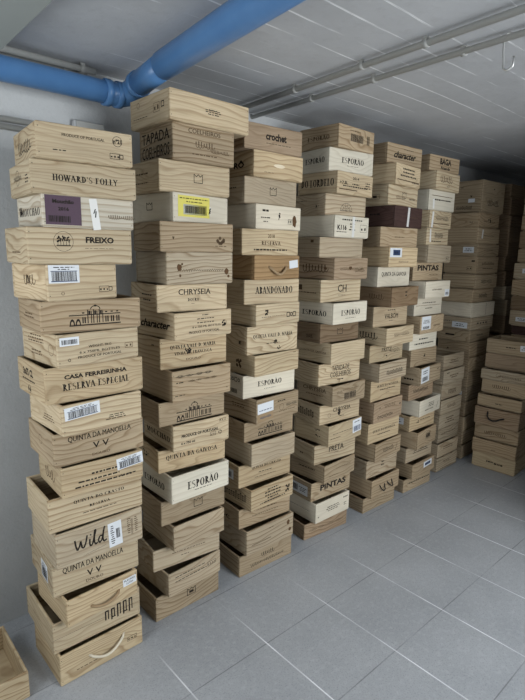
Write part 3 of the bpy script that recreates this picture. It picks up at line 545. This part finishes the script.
SP['D'] = [
 ('tan', 'with a dark bar code stamp', [('code', .5, .52, .36, .34), ('lines', .45, .82, .3, .06, 1), ('code', .82, .55, .08, .4)], [('S', 'ESPORÃO', .5, .5, .6, .24, 1)], [], None),
 ('cream', 'with black serif capitals on two faces', [('S', 'ESPORÃO', .52, .54, .5, .3), ('lines', .52, .28, .26, .04, 1)], [('S', 'ESPORÃO', .6, .52, .6, .3)], [], None),
 ('pale', 'with a year, dots and shipping print', [('T', '2014', .5, .75, .18, .14), ('lines', .5, .36, .7, .14, 1), ('blot', .08, .5, .05, .12), ('B', '7.5L', .2, .5, .16, .14), ('lines', .5, .48, .2, .12, 1), ('lines', .85, .5, .2, .34, 3), ('f_bar', .3, .2, .5, .05)], [('S', 'DO LORDELO', .5, .5, .9, .34)], [], None),
 ('grey', 'with a fan shaped mark', [('fan', .5, .42, .3, .4), ('lines', .5, .24, .3, .06, 1)], [('lines', .3, .7, .4, .06, 1), ('blot', .3, .3, .1, .14), ('blot', .8, .4, .1, .16)], [], None),
 ('cream', 'with white tape down its middle', [('lines', .5, .82, .6, .14, 1), ('B', 'K116', .2, .45, .26, .24), ('lines', .2, .24, .3, .08, 1), ('frame', .84, .45, .2, .36, 2), ('lines', .5, .5, .2, .4, 3)], [], [tape('f', .53, .5, .07, .98, 2)], None),
 ('grey', 'with plain grain under the taped one', [], [('f_bar', .8, .8, .1, .14)], [], None),
 ('red', 'with a dark knot in swirling grain', [('knot', .46, .52, .1, .16), ('f_script', .5, .5, .7, .2, .2), ('f_script', .75, .42, .3, .2, .9)], [('f_script', .5, .5, .7, .4, .4), ('knot', .8, .5, .08, .14)], [], None),
 ('pale', 'with two big slim capitals', [('T', 'CH', .52, .6, .22, .34), ('lines', .52, .28, .18, .05, 1)], [('f_bar', .3, .62, .3, .24), ('f_lines', .6, .4, .6, .1, 1)], [], None),
 ('cream', 'with serif capitals under the two big letters', [('S', 'ESPORÃO', .5, .54, .56, .32), ('lines', .5, .24, .3, .05, 1)], [('S', 'ESPORÃO', .5, .5, .7, .3)], [], None),
 ('brown', 'with a square crown mark', [('crest', .5, .54, .14, .3)], [('script', .7, .3, .2, .2, .4)], [], None),
 ('pale', 'with an unprinted front of curved grain', [], [('T', 'QUINTA DA GAIVOSA', .5, .5, .8, .12, 1)], [], None),
 ('pale', 'with three rows of ornate capitals', [('T', 'TAPADA DE', .52, .74, .42, .24), ('T', 'COELHEIROS', .52, .44, .5, .24), ('lines', .52, .18, .14, .12, 1)], [('ring', .15, .5, .2, .4), ('B', 'C', .15, .5, .08, .2)], [], None),
 ('tan', 'with a small dark bar code and faint rows', [('code', .53, .38, .36, .34), ('f_lines', .55, .72, .5, .06, 1), ('f_script', .2, .66, .16, .14, .3)], [('T', 'CHRYSEIA', .5, .7, .7, .2, 1), ('f_lines', .5, .4, .5, .1, 1)], [], None),
 ('pale', 'with a capital name over a dark blot', [('T', 'CHRYSEIA', .54, .66, .44, .22), ('blot', .47, .5, .07, .34), ('f_ring', .23, .42, .1, .22), ('lines', .55, .26, .14, .08, 1)], [('gothic', .5, .5, .7, .36)], [], None),
 ('straw', 'with a white and blue sticker at its end', [('lines', .42, .55, .6, .06, 1), ('lines', .2, .34, .3, .06, 1)], [('blot', .7, .7, .2, .16), ('blot', .7, .4, .2, .16)], [note('f', .85, .62, .27, .68, -4, [('f_code', .5, .28, .8, .4), ('lines', .5, .8, .6, .14, 1)], lab='white and blue sticker')], None),
 ('pale', 'with one short word in thin capitals', [('T', 'PRETA', .52, .64, .36, .3), ('lines', .52, .4, .12, .05, 1)], [('f_lines', .6, .4, .1, .2, 1)], [], None),
 ('tan', 'with a few short grain dashes', [('f_lines', .3, .3, .3, .06, 1), ('f_script', .6, .62, .5, .06, .2)], [('lines', .5, .6, .5, .12, 1)], [], None),
 ('tan', 'with wide spaced capitals and a side sticker', [('B', 'PINTAS', .55, .62, .66, .34)], [], [note('s', .58, .48, .68, .56, 0, [('code', .3, .5, .4, .6), ('lines', .75, .5, .4, .5, 3)], lab='white side sticker')], None),
 ('cream', 'with pale printed rows, second from the floor', [('lines', .5, .5, .4, .3, 3), ('lines', .88, .78, .14, .14, 1), ('blot', .08, .28, .04, .1), ('lines', .87, .42, .1, .2, 2)], [('f_lines', .5, .5, .7, .04, 1)], [], None),
 ('red', 'standing on the floor with wavy grain', [('f_script', .5, .5, .8, .2, .4)], [], [], None),
]
SP['E'] = [
 ('tan', 'with an italic lower case word', [('I', 'character', .5, .46, .64, .34), ('lines', .6, .78, .28, .07, 1)], [('f_blot', .5, .5, .3, .3)], [], None),
 ('pale', 'with four printed rows', [('lines', .5, .62, .7, .5, 3), ('f_bar', .5, .24, .9, .05), ('lines', .8, .2, .3, .06, 1)], [], [], None),
 ('pale', 'with a small framed mark and a scribble', [('crest', .52, .56, .13, .3), ('f_script', .4, .42, .3, .2, .4), ('script', .8, .4, .2, .08, .4)], [('frame', .55, .4, .5, .24, 2), ('lines', .4, .74, .4, .06, 1)], [], None),
 ('dark', 'with curling white tape', [('f_lines', .55, .5, .6, .05, 1)], [('lines', .5, .6, .3, .2, 1)], [tape('f', .48, .5, .07, .94, 5)], None),
 ('tan', 'with orange specks at its lower edge', [('f_lines', .5, .5, .26, .1, 1), ('blot', .2, .12, .1, .05)], [('blot', .6, .34, .14, .14)], [], None),
 ('straw', 'with a dark blue square sticker', [('f_lines', .5, .26, .4, .1, 2)], [], [note('f', .22, .72, .4, .46, 0, [('f_bar', .55, .5, .6, .6), ('code', .5, .5, .3, .2)], lab='white sticker with a dark blue square')], None),
 ('cream', 'with one wide narrow line of capitals', [('T', 'QUINTA DA GAIVOSA', .5, .62, .78, .26)], [], [], None),
 ('brown', 'with a small upright mark', [('lines', .52, .64, .1, .34, 2)], [('f_script', .6, .5, .4, .3, .4)], [], None),
 ('tan', 'with a bold two line name', [('lines', .52, .8, .24, .1, 1), ('T', 'VALBOM', .52, .5, .4, .26), ('lines', .52, .26, .12, .05, 1)], [], [], None),
 ('pale', 'with flowing script and bold side writing', [('f_script', .54, .58, .56, .22, .8)], [('I', 'uil', .5, .5, .5, .5) if False else ('script', .5, .5, .5, .4, .4)], [], None),
 ('straw', 'with a fan mark over capitals', [('T', 'FRITZ', .5, .66, .3, .24), ('fan', .75, .6, .3, .3), ('blot', .5, .26, .05, .16)], [], [], None),
 ('grey', 'with a carved row of small letters', [('gothic', .55, .44, .6, .24), ('f_lines', .5, .7, .6, .06, 1)], [], [], None),
 ('straw', 'with two slim lines of serif print', [('S', 'QUINTA DA MANOELLA', .55, .68, .7, .14), ('lines', .55, .5, .5, .1, 1), ('lines', .55, .3, .12, .04, 1)], [('blot', .5, .7, .14, .1)], [], None),
 ('red', 'with handling symbols below faint print', [('icons', .4, .24, .54, .14), ('blot', .2, .66, .06, .1), ('f_lines', .55, .7, .44, .2, 3), ('lines', .92, .62, .06, .14, 1)], [('lines', .4, .6, .6, .05, 1)], [], None),
 ('straw', 'with two slim serif lines over the plainer ones', [('S', 'QUINTA DA MANOELLA', .5, .56, .72, .15), ('lines', .5, .36, .4, .1, 1), ('lines', .86, .68, .16, .05, 1)], [('B', 'a', .6, .5, .12, .14)], [], None),
 ('tan', 'with a loose scrawl', [('script', .5, .5, .4, .26, .2), ('slash', .82, .4, .06, .4)], [], [], None),
 ('grey', 'with a small twin box stamp', [('lines', .52, .62, .12, .36, 2), ('f_lines', .25, .22, .3, .05, 1)], [], [], None),
 ('tan', 'with two black rope loops', [], [], [], ('ropes', ([(.28, .62), (.3, .38), (.36, .26), (.42, .3), (.46, .6)], .0035, ROPEB, 'black rope loop'), ([(.54, .62), (.6, .4), (.66, .3), (.7, .34), (.72, .66)], .0035, ROPEB, 'black rope loop'))),
 ('tan', 'plain and standing on the floor', [('f_lines', .5, .6, .5, .04, 1)], [], [], None),
]
SP['F'] = [
 ('tan', 'with heavy black capitals', [('B', 'BAGA', .52, .64, .38, .42), ('B', 'Friends', .52, .22, .3, .2)], [], [], None),
 ('pale', 'with zigzag grain and a dark speck', [('f_script', .4, .6, .5, .4, .4), ('blot', .5, .24, .12, .14)], [], [], None),
 ('cream', 'with a slim printed line', [('lines', .5, .52, .7, .16, 1), ('f_bar', .5, .72, .8, .03)], [], [tape('f', .18, .3, .06, .5, -4)], None),
 ('pale', 'with an ornate scrawl and hanging tape', [('script', .55, .6, .6, .3, .4), ('f_bar', .5, .24, .8, .05)], [], [tape('f', .12, .45, .07, .94, 6)], None),
 ('pale', 'with big stamped letters', [('gothic', .55, .6, .4, .3), ('lines', .45, .22, .44, .14, 1)], [], [tape('f', .16, .55, .06, .8, -3)], None),
 ('grey', 'with a tiny stamp at its corner', [('frame', .85, .24, .12, .18, 2)], [], [], None),
 ('tan', 'with wide bold capitals', [('B', 'PINTAS', .5, .7, .72, .32), ('f_lines', .7, .3, .3, .08, 1)], [], [], None),
 ('cream', 'with a slanting line and a corner sticker', [('f_script', .45, .5, .4, .12, .4)], [], [note('f', .88, .25, .18, .42, 0, (('code', .5, .4, .7, .4),))], None),
 ('cream', 'with two slim printed rows', [('lines', .52, .7, .5, .1, 1), ('lines', .52, .38, .26, .12, 1), ('f_bar', .5, .55, .9, .02)], [], [], None),
 ('tan', 'with a tall white side label', [('f_script', .7, .4, .3, .1, .4)], [], [note('f', .24, .6, .38, .76, 0, (('code', .5, .15, .7, .2), ('lines', .5, .6, .7, .3, 3)))], None),
 ('cream', 'with two rows of bold small print', [('lines', .5, .62, .34, .2, 1), ('lines', .54, .32, .72, .18, 1)], [], [], None),
 ('tan', 'with a tiny central crest', [('blot', .52, .55, .07, .2), ('f_lines', .52, .34, .16, .06, 1)], [], [], None),
 ('tan', 'with an upright white label', [('lines', .85, .7, .1, .1, 1)], [('lines', .7, .3, .3, .2, 1)], [note('f', .22, .55, .38, .84, -3, (('code', .5, .25, .7, .3), ('lines', .5, .7, .7, .3, 2)))], None),
 ('red', 'with a row of pressed letters', [('gothic', .48, .55, .6, .2), ], [], [], None),
 ('cream', 'with pencil scribbles', [('lines', .55, .6, .34, .3, 3), ('slash', .85, .4, .08, .4), ('script', .45, .3, .4, .1, .4)], [], [], None),
 ('straw', 'with a dark blot and a side sticker', [('blot', .32, .55, .1, .24), ('lines', .6, .6, .4, .1, 1)], [], [note('s', .6, .6, .5, .44, 0)], None),
 ('tan', 'with a square dark stamp', [('frame', .55, .6, .26, .4, 2), ('code', .55, .6, .2, .3)], [], [], None),
 ('grey', 'with slanting bold print', [('lines', .55, .6, .6, .26, 2)], [], [], None),
 ('tan', 'with a small framed label', [], [], [note('f', .68, .66, .36, .4, -3, (('f_bar', .5, .5, .7, .5),))], None),
 ('tan', 'with a long printed line, standing on the floor', [('lines', .55, .62, .8, .2, 1)], [], [], None),
]
STACK = {'A': 'the end stack', 'B': 'the second stack', 'C': 'the third stack', 'D': 'the fourth stack', 'E': 'the fifth stack', 'F': 'the sixth stack',
         'K': 'the low stack', 'M': 'the tall dim stack', 'N': 'the darkest stack', 'G': 'the short front stack', 'H': 'the dim edge stack'}
K_ = lambda r: [('f_lines', .5, r, .5, .3, 2)]
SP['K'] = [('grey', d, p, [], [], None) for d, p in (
 ('with two faint rows at its middle', K_(.5)), ('with a dark dash and faint rows', K_(.5) + [('bar', .2, .8, .12, .06)]), ('with a large faint stamp', [('f_gothic', .52, .5, .4, .4)]), ('with a faint oval print', [('f_script', .5, .5, .4, .3, .4)]),
 ('with faint bold rows', [('f_lines', .5, .5, .44, .5, 3)]), ('with a long faint line', [('f_lines', .5, .6, .7, .14, 1)]), ('with slim faint rows', K_(.6)), ('with a dark base line', [('lines', .45, .12, .5, .1, 1), ('f_lines', .5, .6, .4, .2, 2)]))]
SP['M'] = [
 ('tan', 'deepest of its stack with a carved scrawl', [('blot', .5, .76, .06, .08), ('script', .5, .3, .5, .2, .4)], [('gothic', .5, .14, .5, .1), ('blot', .7, .5, .08, .08), ('blot', .4, .8, .08, .06)], [note('s', .72, .36, .2, .12, 0, ())], None),
 ('tan', 'with a dark star shaped blot', [('blot', .5, .5, .16, .4), ('f_script', .5, .4, .6, .14, .4)], [('blot', .8, .3, .1, .14)], [], None),
 ('tan', 'with white specks of torn tape', [('f_lines', .5, .5, .5, .1, 1)], [], [tape('f', .2, .6, .05, .6, 6)], None),
 ('tan', 'with a white label on its side', [('f_lines', .5, .5, .4, .1, 1)], [], [note('s', .75, .5, .34, .5, 0)], None),
 ('tan', 'with two rows of capitals', [('T', 'QUINTA', .5, .6, .5, .16, 1) if False else ('f_gothic', .5, .6, .6, .18), ('lines', .5, .3, .5, .1, 1)], [('frame', .8, .3, .16, .2, 2), ('bar', .9, .75, .1, .1)], [], None),
 ('tan', 'with a dark bow shaped mark', [('script', .5, .5, .5, .3, .4)], [], [], None),
 ('tan', 'with bold dark stamped letters', [('gothic', .5, .5, .4, .34)], [], [], None),
 ('cream', 'with a pale blank front', [('f_bar', .6, .5, .01, .9)], [], [], None),
 ('grey', 'with a side label and boxed print', [('frame', .5, .5, .5, .3, 4)], [('lines', .3, .6, .5, .1, 1)], [note('s', .68, .34, .5, .5, 0)], None),
 ('tan', 'with a dark dash on its side', [('lines', .5, .5, .4, .2, 2)], [('bar', .4, .5, .3, .14)], [], None),
 ('tan', 'with a dark spot low on its side', [], [('blot', .3, .4, .1, .2)], [], None)] + [('tan', 'in the shadow below the taller ones', [], [('f_lines', .5, .5, .3, .1, 1)], [], None) for i in range(7)]
SP['M'][13] = ('tan', 'with a white scrap on its side', [], [], [note('s', .8, .5, .2, .4, 0)], None)
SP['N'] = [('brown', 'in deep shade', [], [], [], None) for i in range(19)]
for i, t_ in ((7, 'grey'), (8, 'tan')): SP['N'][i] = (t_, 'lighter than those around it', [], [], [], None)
SP['G'] = [
 ('tan', 'with a white label at its end', [('lines', .55, .5, .22, .16, 1)], [], [note('f', .88, .55, .26, .42, -3)], None),
 ('red', 'with a bare reddish front', [], [], [], None),
 ('grey', 'with circles in its grain', [('f_ring', .4, .5, .14, .44), ('f_script', .65, .45, .5, .2, .4)], [], [], None),
 ('tan', 'with an arched grain line', [('f_script', .45, .55, .4, .3, .4)], [], [], None),
 ('tan', 'with a small dark stamp', [('lines', .5, .34, .16, .16, 1)], [], [], None),
 ('red', 'with a black rope handle', [], [], [], ('ropes', ([(.3, .8), (.31, .56), (.36, .40), (.44, .34), (.52, .38), (.6, .5), (.68, .56)], .0055, ROPEB, 'black rope handle'))),
 ('tan', 'with a faint looping print', [('f_script', .48, .45, .5, .26, .5)], [], [], None),
 ('tan', 'with a dark grain spot', [('lines', .5, .36, .1, .08, 1)], [], [], None),
 ('straw', 'with a dark two word name', [('lines', .42, .5, .16, .24, 1), ('lines', .62, .46, .2, .24, 1)], [], [], None)]
H_ = ['tan', 'grey', 'tan', 'brown', 'tan', 'grey', 'tan', 'brown', 'grey', 'dark']
SP['H'] = [(t_, d_, f_, [], [], None) for t_, d_, f_ in zip(H_, ('with an unmarked face', 'greyer than its neighbours', 'under the greyer one', 'browner than its neighbours', 'below the browner one', 'with a white stamp', 'with a long bare face', 'with a plain brown face', 'with pale stamped letters', 'almost black, just above the short stack'),
  ([], [], [], [], [], [], [], [], [], []))] + [('tan', 'hidden low behind the short stack', [], [], [], None) for i in range(9)]
SP['H'][5] = ('grey', 'with a white stamp', [], [], [note('f', .3, .5, .2, .3, 0)], None)
SP['H'][8] = ('grey', 'with a pale paper scrap', [], [], [note('f', .3, .4, .3, .3, 0)], None)
# ------------------------------------------------------------------ the crates, stack by stack, from the floor up
for key, geos in ST.items():
    spec = SP[key]; n = len(geos)
    assert len(spec) == n, (key, len(spec), n)
    for i, geo in enumerate(geos[::-1]):
        tone, desc, fr, sd, stk, hd = spec[i]
        pos = 'lowest in' if i == n - 1 else ('top of' if i == 0 else ORD[i] + ' down')
        label = '%s crate %s, %s %s' % (WORD[tone], desc, pos, STACK[key])
        if len(label.split()) > 16: label = '%s crate %s, %s %s' % (WORD[tone].split()[0], desc, pos, STACK[key])
        if len(label.split()) > 16: print('LONG', label)
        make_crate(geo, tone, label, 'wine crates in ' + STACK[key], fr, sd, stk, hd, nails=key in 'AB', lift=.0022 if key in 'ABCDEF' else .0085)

# open crate standing on the floor at the picture's edge
make_crate([.118, 1.726, .0, .326, .305, .108, 0.0], 'straw', 'open empty crate alone on the floor beside the end stack', 'loose crates')

# ------------------------------------------------------------------ the room
def slab(name, x0, x1, y0, y1, z0, z1, mat):
    bm = bmesh.new(); box_bm(bm, x1 - x0, y1 - y0, z1 - z0, ((x0 + x1) / 2, (y0 + y1) / 2, (z0 + z1) / 2), 0)
    o = link(name, finish(bm, name, [mat])); o['kind'] = 'structure'; return o
X0, X1, YF, YB, ZC = -.6, 7.0, -1.9, 2.185, 2.32
XR, YR = 2.95, .3       # corner of an unseen wall block added to shade the far stacks
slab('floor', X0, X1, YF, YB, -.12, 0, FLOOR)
slab('ceiling', X0, X1, YF, YB, ZC, ZC + .2, CEIL)
slab('wall_back', X0, X1, YB, YB + .2, -.12, ZC + .2, WALL)
slab('wall_right', X1, X1 + .2, YF, YB + .2, -.12, ZC + .2, WALL)
WY0, WY1, WZ0, WZ1 = .95, 1.75, 1.0, 1.9     # opening added in the unseen side wall for a fill lamp
slab('wall_left', X0 - .2, X0, YF, WY0, -.12, ZC + .2, WALL)
slab('wall_left', X0 - .2, X0, WY1, YB + .2, -.12, ZC + .2, WALL)
slab('wall_left', X0 - .2, X0, WY0, WY1, -.12, WZ0, BOUNCEWALL)  # unseen bounce surface below the added opening
slab('wall_left', X0 - .2, X0, WY0, WY1, WZ1, ZC + .2, WALL)
slab('wall_blocker', XR, X1, YF, YR, -.12, ZC + .2, WALL)  # unseen block, keeps daylight off the far stacks
DX0, DX1, DZ = 1.2, 2.9, 2.15      # the wide garage opening behind the camera
slab('wall_front', X0, DX0, YF - .2, YF, -.12, ZC + .2, WALL)
slab('wall_front', DX1, X1, YF - .2, YF, -.12, ZC + .2, WALL)
slab('wall_front', DX0, DX1, YF - .2, YF, DZ, ZC + .2, WALL)
slab('trim_1', .05, .543, YF, YB - .001, 2.21, ZC - .0005, BEAM)   # ceiling beam

# ------------------------------------------------------------------ pipes and conduits
def label(o, lab, cat, grp=None):
    o['label'] = lab; o['category'] = cat
    if grp: o['group'] = grp
def pipe(name, parent, pts, r, mat, n=28):
    bm = bmesh.new(); tube_bm(bm, pts, r, n); return link(name, finish(bm, name, [mat]), parent)
dr = bpy.data.objects.new('drain_pipe', None); C.objects.link(dr)
label(dr, 'thick blue drain pipe running along the wall and out under the ceiling', 'pipe')
RW, RL, RB = .043, .0455, .0485
P = lambda x, y, z: Vector((x, y, z))
ZR = 2.217
w0, w1 = P(X0 + .005, 2.052, ZR), P(.985, 2.052, ZR)
e1 = P(1.078, 1.962, 2.2465); s0 = P(1.060, 1.735, 2.2605); s1 = P(1.010, 1.21, 2.2615); s2 = P(.80, -1.0, 2.2615)
pipe('wall_run', dr, [w0, w1], RW, BLUE)
el = [w1, P(1.01, 2.052, ZR)]
for i in range(9):
    t = i / 8; a = P(1.03, 2.052, ZR); b = P(1.088, 2.052, ZR + .004); c = e1
    el.append(a * (1 - t) ** 2 + b * 2 * t * (1 - t) + c * t * t)
pipe('elbow', dr, el, RL, BLUE)
for q, d in ((P(.985, 2.052, ZR), Vector((1, 0, 0))), (P(1.035, 2.052, ZR), Vector((1, 0, 0))), (e1, (s0 - e1).normalized())):
    pipe('collar', dr, [q - d * .014, q - d * .012, q + d * .012, q + d * .014], [RL, RL + .005, RL + .005, RL], BLUE)
pipe('neck', dr, [e1, s0], RL, BLUE)
d = (s1 - s0).normalized()
pipe('ceiling_run', dr, [s0 - d * .012, s0 - d * .008, s1, s2], [RB - .003, RB, RB, RB], BLUE)
for y in (.2, -.6):
    t = (y - s1.y) / (s2.y - s1.y); q = s1 + (s2 - s1) * t
    bm = bmesh.new(); tube_bm(bm, [q - d * .012, q + d * .012], RB + .0025, 28); box_bm(bm, .012, .02, ZC - q.z - RB + .002, (q.x, q.y, (ZC + q.z + RB) / 2), 0)
    link('pipe_clamp', finish(bm, 'pipe_clamp', [STEEL]), dr)

def conduit(lab, pts, r, clips, up, mat=PVC, grp=None, name='conduit_pipe'):
    root = bpy.data.objects.new(name, None); C.objects.link(root); root.location = (0, 0, 0); label(root, lab, 'conduit', grp)
    pipe('tube', root, pts, r, mat, 14)
    for q in clips:
        bm = bmesh.new(); q = Vector(q)
        a = (Vector(pts[-1]) - Vector(pts[0])).normalized()
        tube_bm(bm, [q - a * .009, q + a * .009], r + .003, 14)
        u = Vector(up); s = u * .0195
        box_bm(bm, max(.018, abs(s.x)), max(.018, abs(s.y)), max(.018, abs(s.z)), tuple(q + s * .5), 0)
        link('clip', finish(bm, 'clip', [mat]), root)
    return root
zc = ZC - .02
conduit('grey conduit under the ceiling, closer to the blue pipe', [(1.47, -1.85, zc), (1.724, YB + .02, zc)], .0115, [(1.693, 1.70, zc), (1.668, 1.32, zc), (1.65, 1.04, zc), (1.56, -.4, zc)], (0, 0, 1), grp='ceiling conduits')
conduit('grey conduit under the ceiling, carrying a wire hook', [(1.68, -1.85, zc), (1.8612, YB + .02, zc)], .0105, [(1.842, 1.74, zc), (1.827, 1.38, zc), (1.8115, .99, zc), (1.74, -.4, zc)], (0, 0, 1), grp='ceiling conduits')
conduit('upper thin conduit on the bare wall behind the end stack', [(-.595, YB - .013, 2.078), (.86, YB - .013, 2.078)], .011, [(.3, YB - .013, 2.078), (-.5, YB - .013, 2.078)], (0, .6, 0), grp='wall conduits')
conduit('lower thin conduit on the bare wall behind the end stack', [(-.595, YB - .013, 2.05), (.86, YB - .013, 2.05)], .011, [(.35, YB - .013, 2.05), (-.15, YB - .013, 2.05)], (0, .6, 0), grp='wall conduits')
conduit('conduit above the blue pipe with a bracket near its end', [(-.595, 2.10, 2.298), (.965, 2.10, 2.298)], .012, [(.91, 2.10, 2.298), (.2, 2.10, 2.298)], (0, 0, 1), grp='conduits above the blue pipe')
conduit('conduit above the blue pipe tight against the wall', [(-.595, 2.155, 2.30), (.95, 2.155, 2.30)], .011, [(.86, 2.155, 2.30)], (0, 0, 1), grp='conduits above the blue pipe')
jb = bpy.data.objects.new('junction_box', None); C.objects.link(jb); jb.location = (.955, YB, 2.09); label(jb, 'pale junction box on the wall above the end stack', 'junction box')
bm = bmesh.new(); box_bm(bm, .13, .032, .06, (0, -.0165, 0), .006); link('body', finish(bm, 'body', [WALL]), jb)
bm = bmesh.new(); box_bm(bm, .118, .006, .05, (0, -.0355, 0), .002); link('cover', finish(bm, 'cover', [PVC]), jb)

# S-shaped wire hook hanging from the second conduit
hp = []
hx, hy = 1.8045, .832
zt = zc
for i in range(9): a = PI * (1.15 - 1.15 * i / 8) ; hp.append((hx, hy + .0145 * math.cos(a), zt + .0145 * math.sin(a)))
hp += [(hx, hy + .0145, zt - .03), (hx, hy + .010, zt - .075)]
for i in range(1, 9): a = PI * i / 8; hp.append((hx, hy - .006 + .016 * math.cos(a), zt - .082 - .016 * math.sin(a)))
hp.append((hx, hy - .022, zt - .06))
bm = bmesh.new(); tube_bm(bm, hp, .0034, 10); hk = link('wire_hook', finish(bm, 'wire_hook', [STEEL])); label(hk, 'bent steel wire hook hanging from the ceiling conduit', 'hook')

# ------------------------------------------------------------------ light
def area(name, loc, rot, sx, sy, e, col):
    l = bpy.data.lights.new(name, 'AREA'); l.shape = 'RECTANGLE'; l.size = sx; l.size_y = sy; l.energy = e; l.color = col
    o = bpy.data.objects.new(name, l); C.objects.link(o); o.location = loc; o.rotation_euler = rot; return o
area('garage_daylight', ((DX0 + DX1) / 2, YF - .02, 1.55), (PI / 2, 0, 0), DX1 - DX0, 1.15, 114, (.93, .97, 1.0))
area('side_fill_light', (X0 - .02, (WY0 + WY1) / 2, (WZ0 + WZ1) / 2), (0, -PI / 2, 0), WZ1 - WZ0, WY1 - WY0, 18, (.93, .97, 1.0))  # fill lamp added at the side opening to brighten the end stack
wd = bpy.data.worlds.new('World'); bpy.context.scene.world = wd; wd.use_nodes = True
bg = wd.node_tree.nodes['Background']; bg.inputs[0].default_value = (.8, .9, 1.0, 1); bg.inputs[1].default_value = 1.0

# ------------------------------------------------------------------ camera
cd = bpy.data.cameras.new('camera'); cam = bpy.data.objects.new('camera', cd); C.objects.link(cam)
R_, U_, F_ = (Vector(v) for v in CAMM)
cam.matrix_world = Matrix(((R_.x, U_.x, -F_.x, 0), (R_.y, U_.y, -F_.y, 0), (R_.z, U_.z, -F_.z, 1.6), (0, 0, 0, 1)))
cd.sensor_fit = 'HORIZONTAL'; cd.sensor_width = 36; cd.lens = 36 * 509.58 / 525; cd.clip_start = .02
sc = bpy.context.scene; sc.camera = cam
vs = sc.view_settings
sc.display_settings.display_device = 'sRGB'
vs.view_transform = 'Standard'; vs.look = 'None'; vs.gamma = 1; vs.use_curve_mapping = False; vs.exposure = -0.17
